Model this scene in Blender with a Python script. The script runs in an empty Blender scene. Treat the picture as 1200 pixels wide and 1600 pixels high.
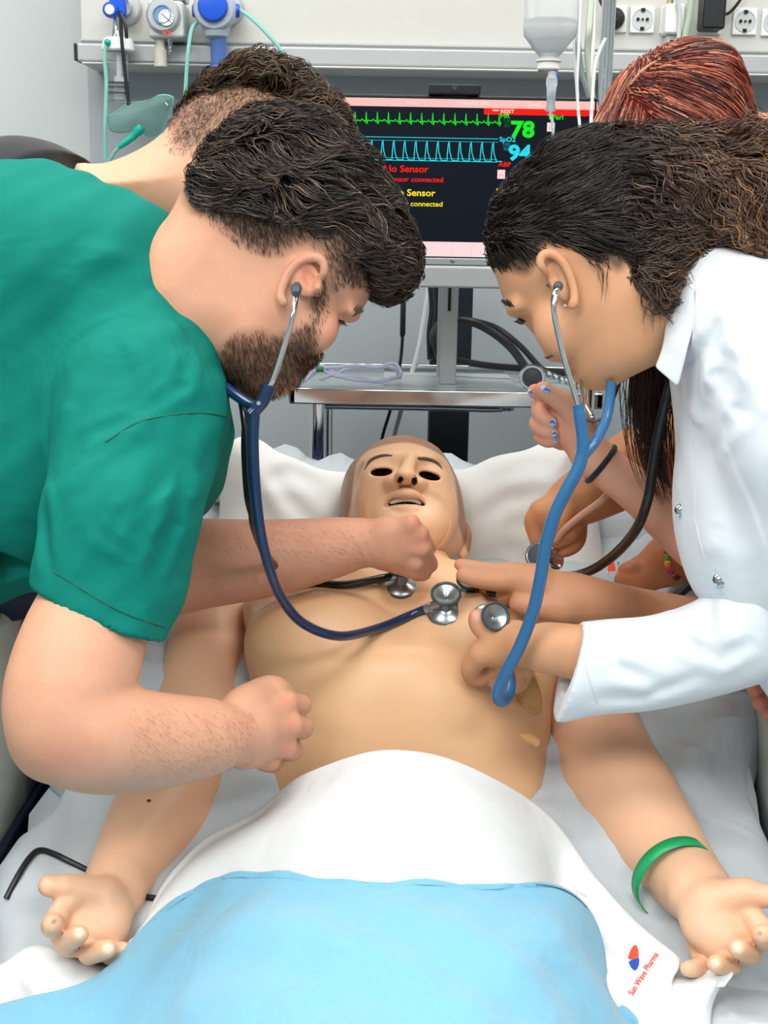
import bpy, math, random
import numpy as np
from mathutils import Matrix, Vector
random.seed(7); rng = np.random.default_rng(7)
SC = bpy.context.scene; COL = SC.collection
# ---------------------------------------------------------------- camera
F = 2000.0; PITCH = math.radians(13); ROLL = math.radians(1.0)
cp, sp, cr, sr = math.cos(PITCH), math.sin(PITCH), math.cos(ROLL), math.sin(ROLL)
right0 = np.array([1., 0, 0]); up0 = np.array([0, sp, cp]); back0 = np.array([0, -cp, sp])
right = cr*right0 + sr*up0; up = -sr*right0 + cr*up0
CAM = np.array([0, 0, 1.6]); RM = np.stack([right, up, back0], axis=1)      # camera -> world
cd = bpy.data.cameras.new('camera'); cam = bpy.data.objects.new('camera', cd); COL.objects.link(cam)
cd.sensor_fit = 'HORIZONTAL'; cd.sensor_width = 36; cd.lens = 36*F/1200; cd.clip_start = .05
mw = Matrix.Identity(4)
for i in range(3):
    for j in range(3): mw[i][j] = RM[i, j]
    mw[i][3] = CAM[i]
cam.matrix_world = mw; SC.camera = cam
# ---------------------------------------------------------------- world, lights, exposure
w = bpy.data.worlds.new('world'); SC.world = w; w.use_nodes = True
w.node_tree.nodes['Background'].inputs[0].default_value = (.80, .88, 1, 1); w.node_tree.nodes['Background'].inputs[1].default_value = .6
SC.view_settings.view_transform = 'Standard'; SC.view_settings.look = 'None'
SC.view_settings.exposure = 0.0; SC.view_settings.gamma = 1.0; SC.view_settings.use_curve_mapping = False
LAMPS = [(-1.3, 1.35, 1.3, 0.6, 18), (1.1, 1.35, 1.3, .6, 18), (-1.3, -.9, 1.3, .6, 38), (1.1, -.9, 1.3, .6, 38), (-.3, .2, 1.3, .6, 20), (-.1, 1.95, 1.3, .5, 9)]  # last entry: extra unseen lamp, added to brighten the pillow
CEIL = 3.1
for i, (x, y, sx, sy, pw) in enumerate(LAMPS):
    l = bpy.data.lights.new('ceiling_lamp_light', 'AREA'); l.shape = 'RECTANGLE'; l.size = sx; l.size_y = sy; l.energy = pw
    l.color = (1, .985, .96)
    lo = bpy.data.objects.new('ceiling_lamp_light', l); COL.objects.link(lo); lo.location = (x, y, CEIL-.045)
# ---------------------------------------------------------------- geometry helpers
def norm(v):
    v = np.asarray(v, float); return v/(np.linalg.norm(v)+1e-12)
def c3(px, py, d): return np.array([(px-600)/F*d, (800-py)/F*d, -d])          # pixel + distance -> camera axes
def toW(p): return np.asarray(p) @ RM.T + CAM
def P(px, py, d): return toW(c3(px, py, d))
def W(px, py, Y):                                                             # pixel on the plane y = Y
    r = RM @ np.array([(px-600)/F, (800-py)/F, -1.]); return CAM + r*(Y/r[1])
def WZ(px, py, Z):
    r = RM @ np.array([(px-600)/F, (800-py)/F, -1.]); return CAM + r*((Z-CAM[2])/r[2])
def lin(c):
    if isinstance(c, str):
        c = [int(c[i:i+2], 16)/255 for i in (0, 2, 4)]
    return [x/12.92 if x <= .04045 else ((x+.055)/1.055)**2.4 for x in c]
_m = {}
def mat(name, col='808080', rough=.5, metal=0, emit=0, trans=0, ior=1.45, alpha=1, attr=False, sss=0, noise=0, nscale=30, bump=0, bscale=200,
        wave=0, wscale=6, spec=.5, sheen=0, coat=0, stretch=None, blotch=0):
    if name in _m: return _m[name]
    m = bpy.data.materials.new(name); _m[name] = m; m.use_nodes = True; nt = m.node_tree; N = nt.nodes; L = nt.links
    b = N['Principled BSDF']; c = lin(col)
    b.inputs['Roughness'].default_value = rough; b.inputs['Metallic'].default_value = metal
    b.inputs['IOR'].default_value = ior; b.inputs['Transmission Weight'].default_value = trans; b.inputs['Alpha'].default_value = alpha
    b.inputs['Specular IOR Level'].default_value = spec; b.inputs['Sheen Weight'].default_value = sheen; b.inputs['Coat Weight'].default_value = coat
    if sss:
        b.inputs['Subsurface Weight'].default_value = sss; b.inputs['Subsurface Radius'].default_value = (1, .35, .18); b.inputs['Subsurface Scale'].default_value = .008
    if attr:
        a = N.new('ShaderNodeAttribute'); a.attribute_name = 'Col'; src = a.outputs['Color']
    else:
        r = N.new('ShaderNodeRGB'); r.outputs[0].default_value = (*c, 1); src = r.outputs[0]
    tc = N.new('ShaderNodeTexCoord'); co = tc.outputs['Object']
    if stretch:
        mp = N.new('ShaderNodeMapping'); mp.inputs['Scale'].default_value = stretch; L.new(co, mp.inputs[0]); co = mp.outputs[0]
    if noise:
        n = N.new('ShaderNodeTexNoise'); n.inputs['Scale'].default_value = nscale; n.inputs['Detail'].default_value = 5; L.new(co, n.inputs['Vector'])
        mr = N.new('ShaderNodeMapRange'); mr.inputs[1].default_value = .3; mr.inputs[2].default_value = .7; mr.inputs[3].default_value = 1-noise; mr.inputs[4].default_value = 1+noise
        L.new(n.outputs[0], mr.inputs[0])
        mx = N.new('ShaderNodeVectorMath'); mx.operation = 'SCALE'; L.new(src, mx.inputs[0]); L.new(mr.outputs[0], mx.inputs['Scale']); src = mx.outputs[0]
    if blotch:
        n = N.new('ShaderNodeTexNoise'); n.inputs['Scale'].default_value = 45; n.inputs['Detail'].default_value = 4; L.new(co, n.inputs['Vector'])
        mr = N.new('ShaderNodeMapRange'); mr.inputs[1].default_value = .5; mr.inputs[2].default_value = .75; mr.inputs[3].default_value = 0; mr.inputs[4].default_value = blotch
        L.new(n.outputs[0], mr.inputs[0])
        mx = N.new('ShaderNodeMix'); mx.data_type = 'RGBA'; mx.blend_type = 'MULTIPLY'; L.new(mr.outputs[0], mx.inputs[0]); L.new(src, mx.inputs[6]); mx.inputs[7].default_value = (1, .62, .52, 1)
        src = mx.outputs[2]
    L.new(src, b.inputs['Base Color'])
    if emit:
        b.inputs['Emission Strength'].default_value = emit; L.new(src, b.inputs['Emission Color'])
    hs = None
    if bump:
        n = N.new('ShaderNodeTexNoise'); n.inputs['Scale'].default_value = bscale; n.inputs['Detail'].default_value = 4; L.new(co, n.inputs['Vector'])
        bp = N.new('ShaderNodeBump'); bp.inputs['Strength'].default_value = bump; bp.inputs['Distance'].default_value = .002; L.new(n.outputs[0], bp.inputs['Height']); hs = bp
    if wave:
        n = N.new('ShaderNodeTexNoise'); n.inputs['Scale'].default_value = wscale; n.inputs['Detail'].default_value = 3; n.inputs['Distortion'].default_value = .8; L.new(co, n.inputs['Vector'])
        bp = N.new('ShaderNodeBump'); bp.inputs['Strength'].default_value = wave; bp.inputs['Distance'].default_value = .02; L.new(n.outputs[0], bp.inputs['Height'])
        if hs: L.new(hs.outputs[0], bp.inputs['Normal'])
        hs = bp
    if hs: L.new(hs.outputs[0], b.inputs['Normal'])
    return m
def spline(pts, n=8):
    p = np.asarray(pts, float); q = np.vstack([2*p[0]-p[1], p, 2*p[-1]-p[-2]]); out = []
    for i in range(1, len(q)-2):
        for t in np.linspace(0, 1, n, endpoint=False):
            out.append(.5*((2*q[i])+(-q[i-1]+q[i+1])*t+(2*q[i-1]-5*q[i]+4*q[i+1]-q[i+2])*t*t+(-q[i-1]+3*q[i]-3*q[i+1]+q[i+2])*t**3))
    out.append(p[-1]); return np.array(out)
_txt = {}
def text_geo(s, bold=0):
    if (s, bold) in _txt: return _txt[(s, bold)]
    cu = bpy.data.curves.new('t', 'FONT'); cu.body = s; cu.resolution_u = 3; cu.offset = bold
    o = bpy.data.objects.new('t', cu); COL.objects.link(o); dg = bpy.context.evaluated_depsgraph_get(); me = bpy.data.meshes.new_from_object(o.evaluated_get(dg))
    v = np.array([x.co[:] for x in me.vertices]); f = [list(p.vertices) for p in me.polygons]
    bpy.data.objects.remove(o); bpy.data.meshes.remove(me); bpy.data.curves.remove(cu); _txt[(s, bold)] = (v, f); return v, f
class MB:
    def __init__(s): s.v = []; s.f = []; s.m = []; s.n = 0; s.mi = 0
    def add(s, v, f):
        v = np.asarray(v, float); s.v.append(v); s.f += [[i+s.n for i in q] for q in f]; s.m += [s.mi]*len(f); s.n += len(v); return s
    def slot(s, i): s.mi = i; return s
    def box(s, lo, hi, R=None, o=None):
        a, b = np.minimum(lo, hi), np.maximum(lo, hi)
        v = np.array([[x, y, z] for x in (a[0], b[0]) for y in (a[1], b[1]) for z in (a[2], b[2])], float)
        if R is not None: c = (a+b)/2 if o is None else np.asarray(o); v = (v-c) @ np.asarray(R).T + c
        return s.add(v, [[0, 1, 3, 2], [4, 6, 7, 5], [0, 4, 5, 1], [2, 3, 7, 6], [0, 2, 6, 4], [1, 5, 7, 3]])
    def tube(s, path, r, n=12, cap=True, flat=None):
        p = np.asarray(path, float); r = np.broadcast_to(r, (len(p),)); t = np.gradient(p, axis=0); t /= np.linalg.norm(t, axis=1)[:, None]+1e-12
        a = np.array([0, 0, 1.]) if abs(t[0][2]) < .9 else np.array([1., 0, 0]); u = norm(np.cross(t[0], a)); ang = np.linspace(0, 2*np.pi, n, endpoint=False); V = []
        for i in range(len(p)):
            u = norm(u-t[i]*u.dot(t[i])); w_ = np.cross(t[i], u); V.append(p[i]+r[i]*(np.cos(ang)[:, None]*u+np.sin(ang)[:, None]*w_))
        f = [[i*n+j, i*n+(j+1) % n, (i+1)*n+(j+1) % n, (i+1)*n+j] for i in range(len(p)-1) for j in range(n)]
        if cap: f += [list(range(n))[::-1], [(len(p)-1)*n+j for j in range(n)]]
        return s.add(np.vstack(V), f)
    def cyl(s, a, b, r, r2=None, n=24): return s.tube([a, b], [r, r if r2 is None else r2], n)
    def lathe(s, c, axis, prof, n=28, ell=1, cap=True):                    # prof: (distance along axis, radius)
        ax = norm(axis); a = np.array([0, 0, 1.]) if abs(ax[2]) < .9 else np.array([1., 0, 0]); u = norm(np.cross(ax, a)); w_ = np.cross(ax, u)
        ang = np.linspace(0, 2*np.pi, n, endpoint=False); ring = np.cos(ang)[:, None]*u+ell*np.sin(ang)[:, None]*w_
        V = np.vstack([np.asarray(c)+ax*h+ring*max(r, 1e-5) for h, r in prof])
        f = [[i*n+j, i*n+(j+1) % n, (i+1)*n+(j+1) % n, (i+1)*n+j] for i in range(len(prof)-1) for j in range(n)]
        return s.add(V, f+([list(range(n))[::-1], [(len(prof)-1)*n+j for j in range(n)]] if cap else []))
    def ball(s, c, r, n=14): return s.lathe(np.asarray(c)-np.array([0, 0, 0.]), (0, 0, 1), [(-r*math.cos(t), r*math.sin(t)) for t in np.linspace(0, math.pi, n)], n=2*n)
    def text(s, st, o, ux, uy, h, bold=0, center=False):
        v, f = text_geo(st, bold)
        if not len(v): return s
        x = v[:, 0]; x = x-(x.min()+x.max())/2 if center else x
        return s.add(np.asarray(o)+np.outer(x*h/.7, ux)+np.outer(v[:, 1]*h/.7, uy), f)
    def grid(s, P_):                                             # (n,m,3) array
        n, m = P_.shape[:2]; return s.add(P_.reshape(-1, 3), [[i*m+j, (i+1)*m+j, (i+1)*m+j+1, i*m+j+1] for i in range(n-1) for j in range(m-1)])
    def build(s, name, m, parent=None, bevel=0, smooth=True, solid=0, subsurf=0):
        v = np.vstack(s.v); off = wloc(parent); me = bpy.data.meshes.new(name); me.from_pydata((v-off).tolist(), [], s.f)
        ms = m if isinstance(m, (list, tuple)) else [m]
        for q in ms: me.materials.append(q)
        me.polygons.foreach_set('material_index', [min(i, len(ms)-1) for i in s.m])
        if smooth: me.polygons.foreach_set('use_smooth', [True]*len(me.polygons)); me.set_sharp_from_angle(angle=math.radians(38))
        me.update(); o = bpy.data.objects.new(name, me); COL.objects.link(o); o.parent = parent
        if solid: d = o.modifiers.new('s', 'SOLIDIFY'); d.thickness = solid; d.offset = 0
        if bevel: d = o.modifiers.new('b', 'BEVEL'); d.width = bevel; d.segments = 2; d.limit_method = 'ANGLE'; d.harden_normals = True
        if subsurf: d = o.modifiers.new('u', 'SUBSURF'); d.levels = subsurf; d.render_levels = subsurf
        return o
def wloc(o):
    r = np.zeros(3)
    while o is not None: r += np.array(o.location); o = o.parent
    return r
def tag(o, label=None, cat=None, group=None, kind=None):
    for k, v in (('label', label), ('category', cat), ('group', group), ('kind', kind)):
        if v: o[k] = v
    return o
def thing(name, label, cat, loc=(0, 0, 0), group=None):
    o = bpy.data.objects.new(name, None); o.empty_display_size = .05; COL.objects.link(o); o.location = [float(x) for x in loc]; return tag(o, label, cat, group)
# ---------------------------------------------------------------- room
M_wall = mat('wall_paint', 'BFC6C7', .7, noise=.015, nscale=3)
M_panel = mat('cladding', 'A6AEB4', .55, noise=.02, nscale=4)
M_white = mat('ceiling_white', 'E8E9E6', .8); M_floor = mat('vinyl_floor', '8E979B', .35, noise=.05, nscale=8)
M_fascia = mat('unit_fascia', 'C6C6C1', .45, noise=.01); M_alu = mat('aluminium', 'B4B8BA', .35, .35)
M_chrome = mat('chrome', 'D5D8DA', .12, 1); M_steel = mat('steel', 'A9AFB2', .28, .9); M_black = mat('black_plastic', '14161A', .4)
M_dark = mat('dark_column', '1B212B', .5); M_wplast = mat('white_plastic', 'E4E6E4', .35); M_gplast = mat('grey_plastic', 'C3C8C8', .4)
M_blue = mat('blue_plastic', '0A4FC8', .3); M_clear = mat('clear_plastic', 'F2F7F8', .08, trans=.9, ior=1.15, spec=.6)
M_hole = mat('hole_black', '08090A', .6)
YB = 2.62
def struct(name, lo, hi, m):
    o = MB().box(lo, hi).build(name, m, smooth=False); o['kind'] = 'structure'; return o
struct('wall_back', (-3, YB, 0), (3, YB+.1, CEIL), M_wall); struct('wall_left', (-3.1, -2.6, 0), (-3, YB, CEIL), M_wall)
struct('wall_right', (3, -2.6, 0), (3.1, YB, CEIL), M_wall); struct('wall_front', (-3, -2.7, 0), (3, -2.6, CEIL), M_wall)
struct('floor', (-3, -2.6, -.1), (3, YB, 0), M_floor); struct('ceiling', (-3, -2.6, CEIL), (3, YB, CEIL+.1), M_white)
struct('baseboard_back', (-3, YB-.015, 0), (3, YB, .1), M_alu)
xp = W(143, 300, YB-.02)[0]
pn = struct('wall_back_panel', (xp, YB-.02, .1), (3, YB, W(600, 60, YB)[2]), M_panel); pn.name = 'trim_1'
M_lamp = mat('lamp_diffuser', 'FFFAF0', .5, emit=3)
for i, (x, y, sx, sy, pw) in enumerate(LAMPS):
    t = thing('ceiling_light', ('white ceiling light panel above the left side of the headwall', 'white ceiling light panel above the right side of the headwall', 'white ceiling light panel behind the viewer on the left', 'white ceiling light panel behind the viewer on the right', 'white ceiling light panel above the foot of the bed', 'added unseen ceiling panel brightening the pillow end of the bed')[i], 'ceiling light', (x, y, CEIL-.04), 'ceiling light panels')
    MB().box((x-sx/2-.03, y-sy/2-.03, CEIL-.035), (x+sx/2+.03, y+sy/2+.03, CEIL)).build('frame', M_wplast, t, bevel=.005)
    MB().box((x-sx/2, y-sy/2, CEIL-.04), (x+sx/2, y+sy/2, CEIL-.034)).build('diffuser', M_lamp, t)
# ---------------------------------------------------------------- bed head unit on the wall
YF = 2.50
def zat(py, Y, px=600): return W(px, py, Y)[2]
xl = W(126, 60, YF)[0]; zb = zat(75.5, YF); zt = zat(-260, YF)
hu = thing('bed_head_unit', 'long beige medical supply unit across wall top above the monitor', 'bed head unit', (0, YF, zb))
MB().box((xl, YF, zb), (2.9, YB, zt)).build('fascia', M_fascia, hu, bevel=.004)
MB().box((xl-.003, YF-.004, zb+.004), (2.9, YF, zb+.007)).build('seam', M_alu, hu)
z1 = zat(75, YF-.03); z2 = zat(104, YF-.03)
MB().box((xl-.002, YF-.03, z2), (2.9, YF+.02, z1)).build('rail', M_alu, hu, bevel=.004)
MB().box((xl-.006, YF-.032, z2+.001), (xl-.001, YF+.02, z1-.001)).build('end_cap', M_dark, hu, bevel=.001)
MB().box((xl+.008, YF-.036, zat(109, YF-.03)), (2.9, YB-.02, z2-.001)).build('lower_lip', M_fascia, hu, bevel=.004)
def disc(mb, px, py, Y, r, th, prof=None): 
    c = W(px, py, Y); mb.lathe(c, (0, -1, 0), prof or [(-th, r), (th*.6, r), (th, r*.93)]); return c
# sockets
def socket(px, py, parent, Y=YF, s=.0225):
    c = W(px, py, Y)
    m = MB().box(c+[-s, -.006, -s*1.05], c+[s, .0, s*1.05]); o = m.build('socket_plate', M_wplast, parent, bevel=.002)
    MB().lathe(c+[0, -.0062, 0], (0, -1, 0), [(0, s*.86), (.001, s*.86), (.001, s*.78), (-.001, s*.76)]).build('socket_well', M_gplast, o)
    h = MB()
    for dx in (-.38, 0, .38): h.cyl(c+[dx*s, -.009, 0], c+[dx*s, -.0045, 0], .0028 if dx else .002)
    for dz in (-.72, .72): h.box(c+[-.0035, -.0085, dz*s-.003], c+[.0035, -.005, dz*s+.003])
    h.build('socket_hole', M_hole, o)
for px, py in ((960, 30), (1003, 31), (1050, 32), (1163, 34), (1208, 36), (1108, 33)): socket(px, py, hu)
# gas outlets
for px, py in ((197, 14), (262, 18), (356, 14)):
    c = W(px, py, YF); MB().lathe(c, (0, -1, 0), [(0, .03), (.012, .03), (.016, .026), (.016, .015), (.03, .014)]).build('gas_outlet', M_alu, hu)
# oxygen flowmeter with humidifier
Y = YF-.06
def pxm(Y): return 1/ (np.linalg.norm(W(601, 60, Y)-W(600, 60, Y)))
S = 1/pxm(Y)     # metres per pixel here
t = thing('oxygen_flowmeter', 'oxygen flowmeter with blue knob and clear humidifier bottle on left of rail', 'flowmeter', W(187, 160, Y))
c = W(184, 10, Y)
MB().box(W(172, -8, Y)+[0, -.012, 0], W(198, 26, Y)+[0, .02, 0]).build('valve_body', M_blue, t, bevel=.003)
MB().cyl(W(197, 14, Y), W(197, 14, YF), .009).build('connector', M_chrome, t)
MB().lathe(W(176, 18, Y)+[0, -.01, 0], (0, -1, 0), [(0, .0135), (.012, .0135), (.015, .011)]).build('gauge', [M_blue], t)
MB().lathe(W(176, 18, Y)+[0, -.0255, 0], (0, -1, 0), [(0, .0085), (.001, .0085)]).build('gauge_face', M_wplast, t)
MB().lathe(W(182, 60, Y), (0, 0, 1), [(-.006, .012), (.0, .009), (.02, .0065), (.04, .0065)]).build('metal_neck', M_chrome, t)
MB().lathe(W(185, 81, Y), (0, 0, 1), [(0, .028), (.003, .030), (.016, .028), (.023, .024), (.024, .01)]).build('bottle_cap', M_wplast, t)
MB().lathe(W(184, 161, Y), (0, 0, 1), [(0, .006), (.001, .02), (.004, .0215), (.04, .0205), (.096, .0215), (.097, .021), (.04, .0195), (.006, .019), (.004, .006)]).build('humidifier_bottle', M_clear, t)
MB().tube([W(186, 82, Y), W(186, 120, Y)], .0045).cyl(W(186, 120, Y), W(186, 156, Y), .009).build('dip_tube', M_wplast, t)
m = MB()
for py in (130, 137, 146): m.lathe(W(184, py, Y), (0, 0, 1), [(0, .0218), (.0008, .0218)])
m.build('level_mark', M_black, t)
M_teal = mat('teal_tube', '9AD8CC', .25, trans=.3, ior=1.15); M_tealmask = mat('teal_mask', 'C6ECE5', .1, trans=.9, ior=1.08, spec=1)
M_tealsolid = mat('teal_solid', '18A892', .3)
tb = spline([W(166, 68, Y-.03), W(163, 90, Y-.03), W(166, 130, Y-.03), W(164, 200, Y-.03), W(165, 262, Y-.02), W(168, 330, Y-.01)], 8)
tag(MB().tube(tb, .0034).build('oxygen_tubing', M_teal), 'green oxygen tubing hanging straight down from humidifier cap', 'tubing')
MB().ball(W(168, 66, Y-.03), .006).build('tube_connector', M_tealsolid, t)
# hanging strap
tag(MB().tube(spline([W(188, 18, Y-.03), W(190, 60, Y-.035), W(195, 110, Y-.035), W(201, 162, Y-.035)], 6), .0032, n=8).tube(spline([W(188, 20, Y-.03), W(196, 40, Y-.04), W(198, 60, Y-.04)], 6), .003, n=8).ball(W(201, 162, Y-.035), .004, 8).build('elastic_strap', M_black), 'black elastic strap hanging from blue valve to the mask', 'strap')
# oxygen mask
t = thing('oxygen_mask', 'translucent green oxygen face mask hanging by black strap below humidifier', 'oxygen mask', W(220, 215, Y-.03))
def blobby(outline, Y, th, center, n=14):
    o = np.array([W(x, y, Y) for x, y in outline]); o = spline(np.vstack([o, o[:1]]), 4)[:-1]; c = W(*center, Y); V = []
    for k in range(n+1):
        a = k/n; s_ = math.cos(a*math.pi/2)*.999; V.append(c+(o-c)*max(s_, .02)+np.array([0, -th*math.sin(a*math.pi/2), 0]))
    return V
ol = [(168, 183), (180, 176), (200, 163), (230, 158), (250, 149), (268, 151), (270, 160), (262, 185), (250, 205), (235, 212), (224, 208), (214, 200), (200, 205), (182, 206), (171, 200)]
V = blobby(ol, Y-.02, .035, (222, 180)); n = len(V[0]); m = MB(); m.add(np.vstack(V), [[i*n+j, i*n+(j+1) % n, (i+1)*n+(j+1) % n, (i+1)*n+j] for i in range(len(V)-1) for j in range(n)]); m.build('mask_shell', M_tealmask, t, solid=.0012)
rim = np.array([W(x, y, Y-.02) for x, y in ol]); rim = spline(np.vstack([rim, rim[:1]]), 5); MB().tube(rim, .0017, n=8, cap=False).build('mask_rim', M_teal, t)
MB().tube(spline([W(258, 160, Y-.04), W(262, 166, Y-.04), (W(259, 172, Y-.04))], 3), .0012, n=6).build('nose_clip', M_steel, t)
MB().lathe(W(222, 198, Y-.045), norm(W(205, 217, Y-.045)-W(222, 198, Y-.045)), [(0, .008), (.012, .009), (.016, .007), (.028, .0065)]).lathe(W(209, 213, Y-.045), norm(W(184, 231, Y)-W(209, 213, Y)), [(0, .006), (.02, .006), (.032, .0045), (.034, .004)]).build('swivel_connector', M_tealsolid, t)
tag(MB().tube(spline([W(186, 230, Y-.045), W(177, 241, Y-.04), W(169, 260, Y-.03), W(172, 290, Y), W(190, 330, Y)], 8), .0034).build('oxygen_tubing', M_teal), 'green oxygen tubing curving down from mask connector', 'tubing')
# vacuum regulator
Y = YF-.055
t = thing('vacuum_regulator', 'grey square vacuum regulator with round dial and red lettering', 'regulator', W(262, 40, Y))
MB().box(W(235, 4, Y)+[0, -.03, 0], W(291, 63, Y)+[0, .05, 0]).build('housing', M_gplast, t, bevel=.006)
MB().lathe(W(260, 28, Y)+[0, -.03, 0], (0, -1, 0), [(0, .031), (.006, .030), (.01, .026)]).build('front_dome', M_alu, t)
MB().lathe(W(260, 28, Y)+[0, -.04, 0], (0, -1, 0), [(0, .017), (.005, .017), (.006, .0145), (.004, .0135)]).build('dial_ring', mat('dial_blue', '6C8FB4', .3), t)
fc = W(260, 28, Y-.041)+[0, -.0035, 0]
dl = MB().lathe(fc, (0, -1, 0), [(0, .0135), (.0008, .0135)]).build('dial_face', M_wplast, t)
m = MB()
for k in range(11):
    a = math.radians(-130+26*k); d_ = np.array([math.sin(a), 0, math.cos(a)]); m.tube([fc+d_*.0095+[0, -.0012, 0], fc+d_*.012+[0, -.0012, 0]], .0004, n=4)
m.tube([fc+[-.007, -.0014, .006], fc+[.007, -.0014, -.006]], .0005, n=4); m.build('dial_mark', M_black, dl)
m = MB().text('ace', W(261, 53.5, Y-.042), (1, 0, 0), (0, 0, 1), .0085, .02, True); m.build('red_lettering', mat('red_print', 'E03A30', .5), t)
MB().lathe(W(251, 105, Y-.01), (0, 0, 1), [(0, .009), (.001, .0115), (.03, .0115), (.032, .0085), (.048, .0085)]).build('suction_port', mat('beige_plastic', 'C5C1B6', .4), t)
MB().lathe(W(266, 86, Y-.01), (0, 0, 1), [(0, .003), (.006, .0045), (.007, .003), (.012, .0045), (.013, .003), (.018, .0045), (.019, .004), (.028, .006)]).build('hose_nipple', M_chrome, t)
MB().box(W(258, -6, Y)+[0, -.02, 0], W(292, 4, Y)+[0, .03, 0]).build('top_block', M_steel, t, bevel=.002)
# suction safety jar regulator
t = thing('suction_regulator', 'large round blue knob suction regulator with blue clear collection tube', 'regulator', W(337, 60, Y))
MB().lathe(W(337, 16, Y), (0, -1, 0), [(-.05, .03), (0, .0385), (.02, .038), (.026, .034)]).build('round_body', mat('frosted_plastic', 'C9D3E0', .3, trans=.3), t)
MB().lathe(W(336, 14, Y)+[0, -.026, 0], (0, -1, 0), [(0, .0265), (.008, .0265), (.012, .024), (.013, .015)]).build('control_knob', M_blue, t)
MB().lathe(W(338, 61, Y), (0, 0, 1), [(0, .014), (.004, .021), (.02, .026), (.04, .03)]).build('lower_body', mat('frosted_plastic'), t)
for a_ in ((-1, 308), (1, 368)): MB().lathe(W(a_[1], 17, Y), (a_[0], 0, 0), [(-.004, .012), (.005, .012), (.008, .01)]).build('side_cap', M_blue, t)
MB().lathe(W(342, 104, Y), (0, 0, 1), [(0, .008), (.001, .015), (.006, .0152), (.055, .0145), (.055, .013), (.004, .0125)]).build('collection_tube', mat('blue_clear', '8FB2F0', .1, trans=.75, ior=1.2), t)
MB().lathe(W(342, 105, Y), (0, 0, 1), [(0, .0156), (.003, .0156)]).build('tube_foot', mat('blue_soft', '5B84E0', .3), t)
MB().cyl(W(343, 105, Y), W(343, 122, Y), .005).build('outlet', mat('frosted_plastic'), t)
tag(MB().tube(spline([W(312, 32, Y), W(300, 45, Y-.02), W(294, 80, Y-.03), W(291, 120, Y-.03), W(289, 165, Y-.03), W(288, 230, Y-.03)], 8), .0036).build('suction_tubing', M_teal), 'pale green tubing dropping from left side of blue knob regulator', 'tubing')
tag(MB().tube(spline([W(372, 14, Y), W(390, 26, Y-.02), W(415, 50, Y-.03), W(440, 80, Y-.03), W(453, 105, Y-.03), W(456, 125, Y-.02), W(450, 170, Y)], 8), .0036).build('suction_tubing', M_teal), 'pale green tubing arching right from blue knob regulator', 'tubing')
# plugs
t = thing('power_plug', 'round black mains plug in socket behind the drip pole', 'plug', W(957, 31, YF-.02))
MB().lathe(W(957, 31, YF), (0, -1, 0), [(0, .019), (.02, .019), (.026, .014), (.034, .007)]).build('plug_body', M_black, t)
MB().tube(spline([W(957, 31, YF-.03), W(952, 16, YF-.04), W(940, 4, YF-.03), W(933, -30, YF-.02)], 6), .004, n=8).build('cable', M_black, t)
t = thing('power_adapter', 'white boxy mains adapter plugged in above the red hair', 'adapter', W(1047, 40, YF-.02))
MB().box(W(1034, 10, YF)+[0, -.04, 0], W(1062, 58, YF)).build('adapter_body', M_wplast, t, bevel=.005)
MB().box(W(1039, 56, YF-.01)+[0, -.02, 0], W(1054, 76, YF)).build('strain_relief', M_gplast, t, bevel=.003)
MB().cyl(W(1046, 10, YF-.02), W(1048, -6, YF-.02), .006).build('top_stud', mat('brass', 'B9A77E', .3, .6), t)
t = thing('power_adapter', 'black rectangular power brick plugged into the socket right of white adapter', 'adapter', W(1107, 20, YF-.02))
MB().box(W(1093, -30, YF)+[0, -.05, 0], W(1122, 51, YF)).build('adapter_body', M_black, t, bevel=.004)
MB().tube(spline([W(1120, -4, YF-.03), W(1122, 12, YF-.03), W(1132, 22, YF-.02), W(1145, 15, YF-.02), W(1165, -12, YF-.02)], 6), .0028, n=8).build('cable', M_black, t)
for i, (pts, r, m_, lb) in enumerate([
    ([(1057, -10), (1062, 20), (1061, 50), (1058, 100)], .004, M_gplast, 'thin pale cable running down beside the white adapter'),
    ([(1082, -10), (1076, 30), (1070, 60), (1066, 110)], .0065, mat('sage_cable', 'A9B5A6', .4), 'thick sage green cable running down right of the white adapter')]):
    tag(MB().tube(spline([W(x, y, YF-.045) for x, y in pts], 6), r, n=8).build('cable', m_), lb, 'cable')
# cables hanging behind the drip pole
for pts, r, m_, lb in [
    ([(925, -10), (921, 40), (918, 80), (925, 150), (936, 200), (940, 260)], .0055, mat('sage_cable'), 'thick sage green cable hanging just left of drip pole'),
    ([(902, -10), (903, 60), (908, 110), (922, 160), (924, 240)], .005, mat('grey_cable', '7F898B', .4), 'dark grey green cable hanging between drip bottle and pole'),
    ([(897, 20), (899, 100), (904, 170), (908, 240)], .003, M_gplast, 'thin pale grey cable nearest the drip bottle'),
    ([(928, -10), (927, 60), (922, 150), (920, 240)], .0032, M_wplast, 'thin white cable hanging beside sage cable')]:
    tag(MB().tube(spline([W(x, y, 2.25 if y > 0 else 2.3) for x, y in pts], 6), r, n=8).build('cable', m_), lb, 'cable')
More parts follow.
